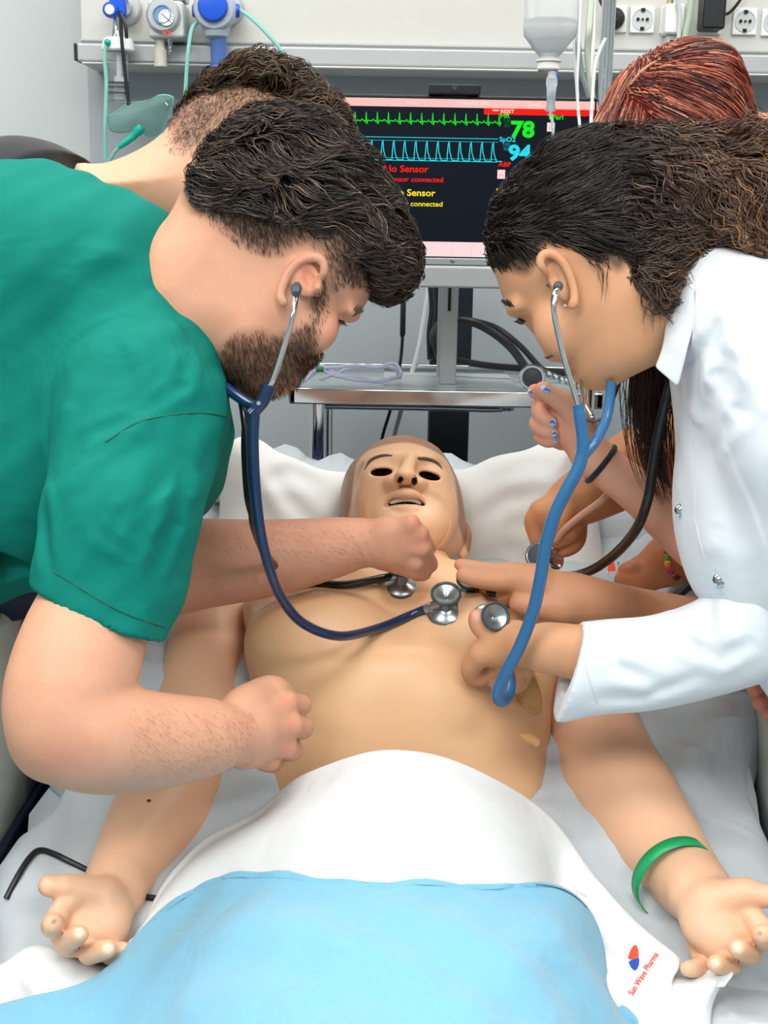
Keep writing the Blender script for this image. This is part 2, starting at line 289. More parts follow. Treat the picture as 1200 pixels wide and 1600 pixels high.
# ---------------------------------------------------------------- trolley with monitor
YT = 2.02
ztr = W(690, 610, YT)[2]; x0 = W(451, 603, YT)[0]; x1 = W(944, 610, YT)[0]; YK = YT+.30
t = thing('equipment_trolley', 'chrome framed equipment trolley with grey shelf under the monitor', 'trolley', ((x0+x1)/2, YT+.15, 0))
m = MB().box((x0, YT, ztr-.026), (x1, YT+.012, ztr)).box((x0, YK-.012, ztr-.026), (x1, YK, ztr+.008)).box((x0, YT, ztr-.026), (x0+.012, YK, ztr)).box((x1-.012, YT, ztr-.026), (x1, YK, ztr))
m.build('shelf_edge', M_chrome, t, bevel=.003)
MB().box((x0+.012, YT+.012, ztr-.014), (x1-.012, YK-.012, ztr-.008)).build('shelf_panel', mat('shelf_grey', 'A4B0B2', .3, .3), t)
MB().box((x0+.15, YT+.015, ztr-.008), (x1-.13, YK-.05, ztr-.002)).build('base_plate', mat('base_plate', 'B4BEC0', .35, .2), t, bevel=.001)
for xx in (x0+.045, x1-.03):
    for yy in (YT+.035, YK-.035):
        MB().cyl((xx, yy, .06), (xx, yy, ztr-.014), .0145).build('leg', M_chrome, t)
        MB().lathe((xx-.012, yy, .03), (1, 0, 0), [(0, .03), (.024, .03)]).build('caster', M_black, t)
MB().box((x0, YT, .35), (x1, YK, .37)).build('lower_shelf', mat('shelf_grey'), t)
ra = W(515, 635, YT+.03)[2]
MB().tube(spline([(x0+.055, YT+.03, ra), (x1-.25, YT+.03, ra), (x1-.16, YT+.03, ra), (x1-.15, YT+.03, ra+.012), (x1-.15, YT+.03, ztr-.03)], 5), .0045).lathe((x1-.15, YT+.03, ztr-.034), (0, 0, 1), [(0, .012), (.006, .014), (.008, .014)]).build('side_rail', M_steel, t)
t2 = thing('monitor_stand', 'grey metal post holding the monitor on the trolley shelf', 'monitor stand', (W(700, 580, YT+.1)[0], YT+.1, ztr))
xc = W(701, 520, YT+.1)[0]
MB().box((xc-.014, YT+.09, ztr-.002), (xc+.014, YT+.11, W(700, 400, YT+.1)[2])).box((xc-.018, YT+.1, W(700, 455, YT+.1)[2]-.14), (xc-.012, YT+.115, W(700, 400, YT+.1)[2])).build('post', mat('post_grey', 'B9C2C4', .35, .4), t2, bevel=.002)
MB().box((xc-.003, YT+.088, W(700, 486, YT+.09)[2]), (xc+.002, YT+.092, W(700, 440, YT+.09)[2])).build('slot', M_black, t2)
YC = YT+.36
MB().box((W(671, 600, YC)[0], YC, .1), (W(735, 600, YC)[0], YC+.05, W(700, 380, YC)[2])).build('column', M_dark, t2, bevel=.004)
# monitor
YM = 2.0; mz0 = W(705, 403, YM)[2]; mz1 = W(705, 153, YM)[2]; hx = (W(926, 300, YM)-W(705, 300, YM))[0]; mx = W(703, 300, YM)[0]; hx = 219*(W(704,300,YM)-W(703,300,YM))[0]
t = thing('patient_monitor', 'wide flat monitor showing green heart rate 78 and cyan 94', 'monitor', (mx, YM, mz0-.03))
MB().box((mx-hx-.006, YM, mz0-.004), (mx+hx+.006, YM+.03, mz1+.004)).build('housing', M_black, t, bevel=.003)
MB().box((mx-hx-.007, YM-.006, W(705, 414, YM)[2]), (mx+hx+.007, YM+.034, mz0)).build('lower_bezel', mat('bezel_silver', '9EA5A8', .4, .3), t, bevel=.002)
MB().box((mx-hx-.009, YM-.02, W(705, 449, YM)[2]), (mx+hx+.009, YM+.09, W(705, 415, YM)[2])).build('speaker_bar', mat('bar_grey', 'A9B0B3', .45), t, bevel=.004)
MB().text('fw', W(707, 411, YM-.0075), (1, 0, .0), (0, 0, 1), .005, .01, True).build('badge', M_black, t)
wc = thing('webcam', 'flat black bar webcam sitting on top of the monitor', 'webcam', W(710, 150, YM))
MB().box(W(670, 132, YM)+[0, -.012, 0], W(750, 149, YM)+[0, .02, 0]).build('camera_bar', M_black, wc, bevel=.002)
MB().lathe(W(710, 137, YM-.013), (0, -1, 0), [(0, .0042), (.001, .004), (.001, .002)]).build('lens', mat('lens', '3A4048', .1), wc)
MB().box(W(690, 149, YM), W(730, 153, YM)+[0, .015, 0]).build('clip', M_black, wc)
def em(n, c, s=1.0):
    m = bpy.data.materials.new(n); m.use_nodes = True; b = m.node_tree.nodes['Principled BSDF']; c = lin(c); b.inputs['Base Color'].default_value = (0, 0, 0, 1); b.inputs['Roughness'].default_value = .5; b.inputs['Specular IOR Level'].default_value = .12
    b.inputs['Emission Color'].default_value = (*c, 1); b.inputs['Emission Strength'].default_value = s; return m
E_bg = em('screen_dark', '0C1420'); E_pink = em('screen_pink', 'FFC4BE'); E_white = em('screen_white', 'FFDDE0'); E_red = em('screen_red', 'FF1A10'); E_green = em('screen_green', '10F020')
E_cyan = em('screen_cyan', '20E0F0'); E_yel = em('screen_yellow', 'FFE620'); E_dg = em('screen_dim_green', '1A5A3A'); E_dc = em('screen_dim_cyan', '1C7F90'); E_tx = em('screen_text', 'FFF4F0')
SM = [E_bg, E_pink, E_white, E_red, E_green, E_cyan, E_yel, E_dg, E_dc, E_tx]
YS = YM-.001
# screen coordinates follow the photographed pixels of the display, flat on its own plane
ax = W(500, 300, YS)[0]; sx_ = (W(900, 300, YS)[0]-ax)/400
def S2(x, y, k=0):                                   # the display is level in the world: undo the slope of its top edge
    zz = W(705, y, YS)[2]; return np.array([mx+(x-703)*sx_, YS-.0004-.0002*k, zz])
m = MB()
def rect(a, b, c, d, k): m.grid(np.array([[S2(a, b, k), S2(c, b, k)], [S2(a, d, k), S2(c, d, k)]]))
X0, X1 = 703-hx/sx_, 703+hx/sx_
m.slot(0); rect(X0, 154, X1, 402, 0)
m.slot(1); rect(X0, 155, X1, 168, 1)
m.slot(2); rect(X0, 378, X1, 401, 1)
m.slot(3); rect(752, 168, X1, 178, 2)
sc = m.build('screen', SM, t, smooth=False)
m = MB()
def line(pts, w, k=3):
    p = np.array([S2(x, y, k) for x, y in pts]); tn = np.gradient(p, axis=0); nn = np.stack([-tn[:, 2], tn[:, 1]*0, tn[:, 0]], 1); nn /= np.linalg.norm(nn, axis=1)[:, None]+1e-12
    m.grid(np.stack([p-nn*w*sx_/2, p+nn*w*sx_/2], 1))
m.slot(4); pts = []; x = X0+8
while x < 770:
    for a, b in ((0, 191), (2, 191), (4, 188), (6, 191), (8, 191), (9, 194), (10.3, 177), (11.6, 196), (12.5, 191), (14, 190)): pts.append((x+a, b))
    x += 17.1
line(pts, 1.5)
m.slot(5); pts = []; x = X0+8
while x < 770:
    for a in np.linspace(0, 1, 14):
        h = 251-33*math.exp(-((a-.12)/.09)**2)-9*math.exp(-((a-.3)/.1)**2)-2*(a < .05)
        pts.append((x+a*17.1, h))
    x += 17.1
line(pts, 1.4); line([(X0+8, 216), (775, 216)], 1, 2); line([(X0+8, 221), (775, 221)], .5, 2); line([(X0+8, 248), (775, 248)], .5, 2); line([(X0+8, 252), (775, 252)], 1, 2)
def T(s, x, y, h, sl, bold=.02): m.slot(sl); m.text(s, S2(x, y, 4), (1.12, 0, 0), (0, 0, 1), h*sx_, bold)
T('78', 794, 212, 23, 4, .04); T('94', 792, 248, 22, 5, .04); T('HR', 777, 183, 7, 4); T('SpO2', 777, 220, 7, 5); T('130', 782, 190, 5, 7); T('50', 784, 197, 5, 7); T('100', 782, 227, 5, 8); T('92', 784, 234, 5, 8)
T('TPeri', 850, 184, 7, 4); T('Resp', 850, 222, 7, 5); T('ABP', 777, 259, 7, 3); T('co', 775, 297, 6, 6)
T('ABP No Sensor', 566, 270, 10, 3); T('Broken sensor connected', 567, 285, 7.5, 3, .015); T('CO2 No Sensor', 573, 307, 10, 6); T('Broken sensor connected', 567, 323, 7.5, 6, .015)
T('*** RESET', 765, 175, 5, 9, .01); T('menu', 632, 163, 4.5, 9, 0); T('12/05/2022 10:31', 710, 163, 4.5, 9, 0); T('Trend1', 818, 163, 4.5, 9, 0)
m.slot(2)
for a, b in ((850, 189), (776, 264)): m.grid(np.array([[S2(a, b, 4), S2(a+12, b, 4)], [S2(a, b+14, 4), S2(a+12, b+14, 4)]]))
m.slot(3); line([(852, 200), (856, 195), (860, 200)], .8, 6); line([(778, 275), (782, 270), (786, 275)], .8, 6)
m.slot(1)
for x in (660, 709, 740, 790): line([(x, 379), (x, 400)], .8, 4)
m.build('display_graphics', SM, sc, smooth=False)
# trolley cables etc.
def cable(pts, r, m_, lb, name='cable', n=8, cat='cable'):
    return tag(MB().tube(spline([P(*p) for p in pts], 7), r, n=n).build(name, m_), lb, cat)
cable([(631, 440, 2.2), (629, 480, 2.2), (629, 525, 2.2), (624, 575, 2.2), (610, 640, 2.2), (596, 690, 2.2), (590, 760, 2.2)], .0028, M_black, 'thin black cable with inline bulge dropping left of monitor post')
tag(MB().tube([P(629, 470, 2.19), P(630, 475, 2.19), P(629, 522, 2.19), P(628, 527, 2.19)], [.003, .0048, .0048, .003]).build('cable_coupler', M_black), 'black inline cable coupler left of monitor post', 'coupler')
cable([(672, 430, 2.3), (660, 510, 2.3), (650, 560, 2.3), (630, 630, 2.3), (614, 690, 2.3), (606, 760, 2.3)], .0042, M_gplast, 'pale grey cable slanting down behind the trolley shelf')
cable([(671, 430, 2.2), (675, 480, 2.2), (671, 520, 2.2), (672, 562, 2.2)], .005, M_black, 'thick black cable hugging left side of monitor post')
cable([(702, 572, 2.2), (682, 550, 2.2), (678, 520, 2.18), (696, 503, 2.12), (735, 503, 2.1), (770, 520, 2.1), (800, 545, 2.08), (822, 575, 2.08), (840, 592, 2.08)], .007, mat('rubber_grey', '33393C', .45), 'thick dark hose looping from behind post to right of shelf', 'hose', cat='hose')
cable([(735, 500, 2.12), (775, 512, 2.12), (812, 540, 2.1), (845, 575, 2.1), (870, 590, 2.1)], .005, mat('rubber_grey'), 'second dark hose above the thick one reaching the silver connector', 'hose', cat='hose')
cable([(700, 560, 2.22), (760, 571, 2.2), (830, 577, 2.2), (930, 588, 2.2)], .006, M_black, 'black cable lying along back edge of trolley shelf')
for k, (pts, lb) in enumerate([([(480, 592, 2.1), (520, 575, 2.1), (580, 576, 2.1), (618, 572, 2.1), (622, 592, 2.09), (560, 598, 2.08), (500, 582, 2.1), (470, 600, 2.06)], 'coiled clear tubing on left of trolley shelf'),
    ([(490, 570, 2.12), (540, 590, 2.09), (590, 597, 2.09), (625, 590, 2.1), (600, 574, 2.13), (540, 580, 2.12), (500, 598, 2.08)], 'second loop of clear tubing crossing the first on trolley shelf')]):
    q = spline([P(*p) for p in pts], 8); q[:, 2] = np.maximum(q[:, 2], ztr+.003)+.004*np.abs(np.sin(np.arange(len(q))*.35+k)); tag(MB().tube(q, .003, n=8).build('clear_tubing', mat('clear_violet', 'DDE0F6', .12, trans=.5, ior=1.2)), lb, 'tubing')
tag(MB().lathe(P(494, 577, 2.09), (1, 0, 0), [(0, .004), (.012, .005)]).build('tube_clip', mat('green_clip', '1E7A40', .4)), 'small green clip on the clear tubing coil', 'clip')
# silver connector beside the shelf
t = thing('scope_head', 'round silver and black instrument head lying on right of trolley shelf', 'instrument', P(832, 590, 2.03))
axc = norm(P(822, 596, 1.9)-P(845, 588, 2.08))
MB().lathe(P(832, 590, 2.03), axc, [(-.035, .012), (-.02, .014), (-.018, .02), (0, .0215), (.003, .019), (.003, .016)]).build('head_body', M_chrome, t)
MB().lathe(P(832, 590, 2.03)+axc*.0032, axc, [(0, .016), (.0005, .016), (.0005, .011), (.0008, .010), (.0008, .006), (.001, .005)]).build('head_face', mat('rubber_grey'), t)
m = MB()
for k in range(9):
    a = P(848+k*9, 583+k*3.6, 2.08+.002*(k % 3)); b = P(862+k*9, 590+k*3.2, 2.06)
    m.tube([a, (a+b)/2+[0, 0, .004], b], .0045, n=8)
m.build('metal_links', M_chrome, t)
# ---------------------------------------------------------------- drip pole, bottle and lines
DP = 1.85; pt = P(953, -60, DP); xpole = W(952, 0, pt[1])[0]; ypole = pt[1]
t = thing('drip_pole', 'shiny chrome drip pole standing behind the bed on the right', 'pole', (xpole, ypole, 0))
MB().cyl((xpole, ypole, 1.05), (xpole, ypole, 2.4), .0105).build('upper_pole', M_chrome, t)
MB().cyl((xpole, ypole, .04), (xpole, ypole, 1.30), .0125).build('lower_pole', M_chrome, t)
m = MB()
for k in range(5):
    a = k*2*math.pi/5; m.tube([(xpole, ypole, .1), (xpole+.28*math.cos(a), ypole+.28*math.sin(a), .05)], .013)
m.build('star_base', M_chrome, t)
MB().tube(spline([(xpole, ypole, 2.38), (xpole-.04, ypole, 2.41), (xpole-.075, ypole, 2.39), (xpole-.085, ypole-.0, 2.33)], 5), .004).build('hook', M_chrome, t)
M_sal = mat('drip_bottle', 'F2F5F6', .15, trans=.55, ior=1.15, alpha=.97)
c = P(857, 105, 1.72); s = 1.72/F
t = thing('drip_bottle', 'clear plastic infusion bottle hanging upside down above the monitor', 'infusion bottle', c)
MB().lathe(c, (0, 0, 1), [(0, 12*s), (12*s, 14*s), (20*s, 15*s), (32*s, 28*s), (45*s, 40*s), (60*s, 42*s), (200*s, 42*s), (215*s, 38*s), (222*s, 10*s)], n=40).build('bottle_body', M_sal, t)
MB().lathe(c+[0, 0, 14*s], (0, 0, 1), [(0, 14*s), (12*s, 25*s), (28*s, 37*s), (45*s, 38.5*s), (55*s, 38.5*s)], n=36).build('saline', mat('saline', 'E2EAEE', .05, trans=.8, ior=1.2), t)
MB().lathe(c+[0, 0, -5*s], (0, 0, 1), [(0, 16*s), (2*s, 18*s), (13*s, 17*s), (13*s, 20*s), (16*s, 20*s)]).build('cap', M_wplast, t)
MB().lathe(c+[0, 0, -8*s], (0, 0, 1), [(0, 13*s), (3*s, 16*s)]).build('cap_ring', M_steel, t)
for k in (-1, 1): MB().tube(spline([c+[k*38*s, 0, 205*s], c+[k*30*s, 0, 240*s], c+[0, 0, 262*s]], 4), .002).build('hanger_strap', M_wplast, t)
t = thing('drip_chamber', 'clear drip chamber with blue vent cap under infusion bottle', 'drip chamber', P(860, 170, 1.72))
cc = P(860, 175, 1.72); MB().lathe(cc, (0, 0, 1), [(0, 3*s), (2*s, 8.5*s), (6*s, 8.5*s), (9*s, 6.5*s), (36*s, 7.5*s), (40*s, 9*s), (50*s, 9*s), (52*s, 7*s), (60*s, 6*s)]).build('chamber', mat('chamber', 'E3EEF3', .1, trans=.7, ior=1.2), t)
MB().lathe(P(869, 120, 1.72), (1, 0, 0), [(-2*s, 5*s), (3*s, 5*s)]).build('vent_cap', M_blue, t)
MB().lathe(P(860, 167, 1.72), (0, 0, 1), [(0, 5*s), (16*s, 5.4*s)]).build('liquid', mat('liquid_g', '5E7A93', .1, trans=.3), t)
tag(MB().tube(spline([P(860, 174, 1.72), P(863, 190, 1.72), P(864, 215, 1.72), P(859, 260, 1.74), P(850, 330, 1.76), P(860, 500, 1.78)], 6), .0022, n=8).build('drip_line', mat('chamber')), 'thin clear drip line below the drip chamber', 'tubing')
for pts, r, m_, lb in [
  ([(908, -20, 1.8), (905, 60, 1.8), (902, 150, 1.8), (912, 250, 1.8)], .0022, 'thin', 'thin clear line hanging between cables left of pole'),
  ([(946, 60, 1.8), (936, 82, 1.8), (929, 110, 1.8), (924, 180, 1.8), (922, 240, 1.8)], .0025, 'thin', 'white thin line curving off the drip pole'),
  ([(985, 560, 1.8), (1003, 650, 1.8), (1008, 705, 1.8)], .003, 'g', 'thin grey tube slanting down behind the chin'),
  ([(1005, 560, 1.8), (1000, 640, 1.8), (975, 690, 1.8), (955, 730, 1.8)], .0026, 'g', 'second grey tube curving down beside dark ponytail'),
  ([(1020, 540, 1.85), (1020, 620, 1.85), (1017, 680, 1.85)], .003, 'k', 'dark grey tube straight down beside the ponytail')]:
    cable(pts, r, {'thin': mat('line_white', 'DCE1E0', .3), 'g': mat('line_grey', '9AA6A9', .35), 'k': mat('line_dk', '5D686C', .35)}[m_], lb, 'tube', cat='tubing')
t = thing('tube_valve', 'small blue and clear valve on tubing beside the dark ponytail', 'valve', P(996, 680, 1.83))
MB().lathe(P(996, 684, 1.83), (0, 0, 1), [(0, .006), (.014, .008), (.018, .009)]).build('blue_grip', M_blue, t)
MB().lathe(P(990, 690, 1.83), (0, 0, 1), [(-.004, .011), (.002, .012), (.006, .011)]).build('clear_foot', M_wplast, t)
# ---------------------------------------------------------------- smooth solid modelling: distance fields in camera axes, meshed by surface nets
def pdist2(poly, X, Y):
    p = np.asarray(poly, float); q = np.roll(p, -1, 0); d = np.full(X.shape, 1e9); ins = np.zeros(X.shape, bool)
    for (x0, y0), (x1, y1) in zip(p, q):
        ex, ey = x1-x0, y1-y0; wx, wy = X-x0, Y-y0; h = np.clip((wx*ex+wy*ey)/(ex*ex+ey*ey+1e-12), 0, 1)
        d = np.minimum(d, (wx-ex*h)**2+(wy-ey*h)**2); c = ((y0 <= Y) & (y1 > Y)) | ((y1 <= Y) & (y0 > Y))
        if ey: ins ^= c & (X < x0+(Y-y0)*ex/ey)
    d = np.sqrt(d); return np.where(ins, d, -d)
def cyc(pts, n=6):
    p = np.asarray(pts, float); s_ = spline(np.vstack([p[-2:], p, p[:2]]), n); return s_[2*n:-(n+1)]
class Blob:
    """p: (px, py, distance) points; radii in photo pixels at that distance"""
    def __init__(s, res): s.res = res; s.ops = []; s.posts = []
    def _add(s, fn, lo, hi, k, mode='u'): s.ops.append((fn, np.asarray(lo), np.asarray(hi), k, mode)); return s
    def cone(s, a, b, ra, rb, k=8, mode='u', flat=None, fd=None):
        A, B = c3(*a), c3(*b); ra, rb = ra*a[2]/F, rb*b[2]/F; k = k*a[2]/F; R = max(ra, rb); ba = B-A; L2 = ba.dot(ba)+1e-12; D = None if fd is None else norm(fd)
        def fn(X, Y, Z):
            x, y, z = X-A[0], Y-A[1], Z-A[2]; h = np.clip((x*ba[0]+y*ba[1]+z*ba[2])/L2, 0, 1); x = x-ba[0]*h; y = y-ba[1]*h; z = z-ba[2]*h; r = ra+(rb-ra)*h
            if D is not None:
                q = (x*D[0]+y*D[1]+z*D[2])*(1/flat-1); x = x+D[0]*q; y = y+D[1]*q; z = z+D[2]*q; l = np.sqrt(x*x+y*y+z*z); return (l-r)*(flat*.5+.5)
            return np.sqrt(x*x+y*y+z*z)-r
        return s._add(fn, np.minimum(A, B)-R, np.maximum(A, B)+R, k, mode)
    def chain(s, pts, k=5, mode='u', flat=None, fd=None):        # pts: (px,py,d,r)
        for a, b in zip(pts[:-1], pts[1:]): s.cone(a[:3], b[:3], a[3], b[3], k, mode, flat, fd)
        return s
    def curve(s, pts, k=5, n=4, mode='u', flat=None, fd=None): return s.chain([tuple(q) for q in spline(pts, n)], k, mode, flat, fd)
    def ell(s, c, r, k=8, mode='u', rot=None):                   # r in pixels (x,y,z); rot = degrees in the picture plane, or 3x3
        C = c3(*c); m_ = c[2]/F; r = np.asarray(r, float)*m_; k = k*m_; R = np.eye(3)
        if rot is not None:
            if np.isscalar(rot): a = math.radians(rot); R = np.array([[math.cos(a), math.sin(a), 0], [-math.sin(a), math.cos(a), 0], [0, 0, 1]])
            else: R = np.asarray(rot)
        def fn(X, Y, Z):
            x, y, z = X-C[0], Y-C[1], Z-C[2]; u = (R[0, 0]*x+R[0, 1]*y+R[0, 2]*z)/r[0]; v = (R[1, 0]*x+R[1, 1]*y+R[1, 2]*z)/r[1]; w_ = (R[2, 0]*x+R[2, 1]*y+R[2, 2]*z)/r[2]
            k0 = np.sqrt(u*u+v*v+w_*w_); k1 = np.sqrt((u/r[0])**2+(v/r[1])**2+(w_/r[2])**2)+1e-9; return k0*(k0-1)/k1
        R_ = r.max() if rot is not None else r
        return s._add(fn, C-R_, C+R_, k, mode)
    def poly(s, pts, d, R, Wd, k=8, mode='u', tilt=(0, 0), smooth=4, front=1.0):   # silhouette with rounded depth; d distance at its centre, tilt = change of distance per metre in x,y
        pts = np.array([p[:2] for p in pts], float); pts = cyc(pts, smooth) if smooth else pts; m_ = d/F; pc = np.stack([(pts[:, 0]-600)*m_, (800-pts[:, 1])*m_], 1); c0 = pc.mean(0); R = R*m_; Wd = Wd*m_; k = k*m_
        tx, ty = tilt; zr = Wd+abs(tx)*np.ptp(pc[:, 0])+abs(ty)*np.ptp(pc[:, 1])
        def fn(X, Y, Z):
            zc = -(d+tx*(X-c0[0])+ty*(Y-c0[1])); sc_ = -zc/d
            xs = X[:, :, :1]; ys = Y[:, :, :1]; D = pdist2(pc, xs[..., 0]/sc_[..., 0], ys[..., 0]/sc_[..., 0])[..., None]
            t = np.where(D > 0, 1-np.clip(D/R, 0, 1), 1+np.minimum(-D/R, 3)); w_ = (Z-zc)/Wd; w_ = np.where(w_ > 0, w_/front, w_); g = np.sqrt(t*t+w_*w_)-1; return g*min(R, Wd)*.8
        lo = np.r_[pc.min(0)*(1 if True else 1), -d-zr]; hi = np.r_[pc.max(0), -d+zr]; e = .15*(abs(tx)+abs(ty))*.3+.01
        return s._add(fn, lo-[e, e, 0], hi+[e, e, 0], k, mode)
    def cut(s, a, n, box=None, k=1.5):                           # removes what lies on the side n points to (n in camera axes, y up, z to the viewer)
        A = c3(*a); n = norm(n); m_ = a[2]/F
        lo, hi = (np.array([-9]*3), np.array([9]*3)) if box is None else (A-box*m_, A+box*m_)
        def fn(X, Y, Z):
            f = -((X-A[0])*n[0]+(Y-A[1])*n[1]+(Z-A[2])*n[2])
            if box is not None: f = np.maximum(f, np.maximum(np.maximum(np.abs(X-A[0]), np.abs(Y-A[1])), np.abs(Z-A[2]))-box*m_)
            return f
        return s._add(fn, lo, hi, k*m_, 's')
    def clip(s, pts, d, smooth=4):                               # keeps only what lies inside a picture-plane outline
        q = cyc(pts, smooth); q = np.stack([(q[:, 0]-600)/F, (800-q[:, 1])/F], 1)
        def fn(X, Y, Z):
            x, y = (X[:, :, :1]/d)[..., 0], (Y[:, :, :1]/d)[..., 0]; return -pdist2(q, x, y)[..., None]*d+0*Z
        return s._add(fn, [-9]*3, [9]*3, 0, 'i')
    def disp(s, fn): return s._add(fn, [0, 0, 0], [0, 0, 0], 0, 'd')
    def grid(s):
        pad = 5*s.res; us = [o for o in s.ops if o[4] == 'u']; lo = np.min([o[1] for o in us], 0)-pad; hi = np.max([o[2] for o in us], 0)+pad; n = np.ceil((hi-lo)/s.res).astype(int)+1
        f = np.full(n, .2, np.float32); s.lo, s.n = lo, n
        for fn, a, b, k, mode in s.ops:
            if mode == 'd':
                X, Y, Z = [lo[i]+s.res*np.arange(n[i]) for i in range(3)]; ii = np.argwhere(np.abs(f) < .025); f[tuple(ii.T)] += fn(X[ii[:, 0]], Y[ii[:, 1]], Z[ii[:, 2]]).astype(np.float32); continue
            e = k*.97+3.2*s.res; i0 = np.clip(np.floor((a-e-lo)/s.res).astype(int), 0, n-1); i1 = np.clip(np.ceil((b+e-lo)/s.res).astype(int)+1, 1, n)
            if (i1 <= i0).any(): continue
            ax = [lo[i]+s.res*np.arange(i0[i], i1[i]) for i in range(3)]; X, Y, Z = np.meshgrid(*ax, indexing='ij'); d = fn(X, Y, Z).astype(np.float32); sl = tuple(slice(i0[i], i1[i]) for i in range(3)); g = f[sl]
            if mode == 'u': h = np.maximum(k-np.abs(g-d), 0)/max(k, 1e-6); f[sl] = np.minimum(g, d)-h*h*k*.25
            elif mode == 's': d = -d; h = np.maximum(k-np.abs(g-d), 0)/max(k, 1e-6); f[sl] = np.maximum(g, d)+h*h*k*.25
            elif mode == 'i': f[sl] = np.maximum(g, d)
        s.f = f
        return s
    def front(s, px, py):                                        # distance at which the view through a pixel first meets the shape
        if getattr(s, 'done', -1) != len(s.ops): s.grid(); s.done = len(s.ops)
        d0 = -(s.lo[2]+s.res*s.n[2]); d1 = -s.lo[2]; D = np.arange(max(d0, .3), d1, s.res*.5); p = np.stack([(px-600)/F*D, (800-py)/F*D, -D], 1)
        ok = ((p > s.lo) & (p < s.lo+s.res*(s.n-1))).all(1); v = np.where(ok, s.sample(p), 1); h = np.flatnonzero(v < 0); return float(D[h[0]]) if len(h) else None
    def nets(s):
        s.grid(); f = s.f; n = s.n; ins = f < 0
        c = np.zeros(n-1, np.int8)
        for i in (0, 1):
            for j in (0, 1):
                for k in (0, 1): c += ins[i:n[0]-1+i, j:n[1]-1+j, k:n[2]-1+k]
        I = np.argwhere((c > 0) & (c < 8)); idx = np.full(n-1, -1, np.int64); idx[tuple(I.T)] = np.arange(len(I))
        cv = {(a, b, e): f[I[:, 0]+a, I[:, 1]+b, I[:, 2]+e] for a in (0, 1) for b in (0, 1) for e in (0, 1)}; acc = np.zeros((len(I), 3)); cnt = np.zeros(len(I))
        for ax in range(3):
            for a in (0, 1):
                for b in (0, 1):
                    k0 = [a, b]; k0.insert(ax, 0); k1 = [a, b]; k1.insert(ax, 1); f0 = cv[tuple(k0)]; f1 = cv[tuple(k1)]; m_ = (f0 < 0) != (f1 < 0)
                    t = np.where(m_, f0/(f0-f1+1e-12), 0); p = np.tile(np.array(k0, float), (len(I), 1)); p[:, ax] = t; acc += p*m_[:, None]; cnt += m_
        V = s.lo+s.res*(I+acc/cnt[:, None]); Q = []
        for ax in range(3):
            o = [i for i in range(3) if i != ax]; sl0 = [slice(None)]*3; sl1 = [slice(None)]*3; sl0[ax] = slice(0, -1); sl1[ax] = slice(1, None)
            A = ins[tuple(sl0)]; B = ins[tuple(sl1)]; E_ = np.argwhere(A != B); E_ = E_[(E_[:, o[0]] > 0) & (E_[:, o[1]] > 0) & (E_[:, o[0]] < n[o[0]]-1) & (E_[:, o[1]] < n[o[1]]-1)]
            flip = A[tuple(E_.T)] ^ (ax == 1); q = []
            for da, db in ((1, 1), (0, 1), (0, 0), (1, 0)):
                g = E_.copy(); g[:, o[0]] -= da; g[:, o[1]] -= db; q.append(idx[tuple(g.T)])
            q = np.stack(q, 1); q[~flip] = q[~flip][:, ::-1]; Q.append(q)
        Q = np.vstack(Q); Q = Q[(Q >= 0).all(1)]; return V, Q
    def sample(s, p):                                            # field value at camera-axes points
        g = (p-s.lo)/s.res; i = np.clip(np.floor(g).astype(int), 0, s.n-2); t = np.clip(g-i, 0, 1); v = 0
        for a in (0, 1):
            for b in (0, 1):
                for e in (0, 1): v = v+s.f[i[:, 0]+a, i[:, 1]+b, i[:, 2]+e]*(t[:, 0] if a else 1-t[:, 0])*(t[:, 1] if b else 1-t[:, 1])*(t[:, 2] if e else 1-t[:, 2])
        return v
    def grad(s, p):
        h = s.res; g = np.stack([s.sample(p+np.eye(3)[i]*h)-s.sample(p-np.eye(3)[i]*h) for i in range(3)], 1); return g/(np.linalg.norm(g, axis=1)[:, None]+1e-9)
    def build(s, name, m, parent=None, col=None, paint=(), smooth=2, keep=None):
        V, Q = s.nets()
        if smooth:
            e = np.vstack([Q[:, [0, 1]], Q[:, [1, 2]], Q[:, [2, 3]], Q[:, [3, 0]]]); deg = np.bincount(e.ravel(), minlength=len(V))[:, None]+1e-9
            for it in range(smooth*2):
                lam = .55 if it % 2 == 0 else -.45; a = np.stack([np.bincount(e[:, 0], V[e[:, 1], i], len(V))+np.bincount(e[:, 1], V[e[:, 0], i], len(V)) for i in range(3)], 1); V = V+lam*(a/deg-V)
        s.V, s.Q = V, Q; o = mesh_np(name, toW(V), Q, m, parent)
        if col is not None:
            C = np.tile(np.array(lin(col)), (len(V), 1)); px = 600+V[:, 0]/-V[:, 2]*F; py = 800-V[:, 1]/-V[:, 2]*F
            for q in paint:
                if callable(q): C = q(px, py, -V[:, 2], V, C); continue
                (cx, cy, cdd), r, c, soft = q[:4]; d_ = np.linalg.norm((V-c3(cx, cy, cdd))/(np.asarray(r)*cdd/F), axis=1); w_ = np.clip((1-d_)/max(soft, 1e-3), 0, 1)[:, None]*(q[4] if len(q) > 4 else 1); w_ = w_*w_*(3-2*w_); C = C*(1-w_)+np.array(lin(c))*w_
            a = o.data.color_attributes.new('Col', 'FLOAT_COLOR', 'POINT'); a.data.foreach_set('color', np.hstack([C, np.ones((len(C), 1))]).astype(np.float32).ravel())
        return o
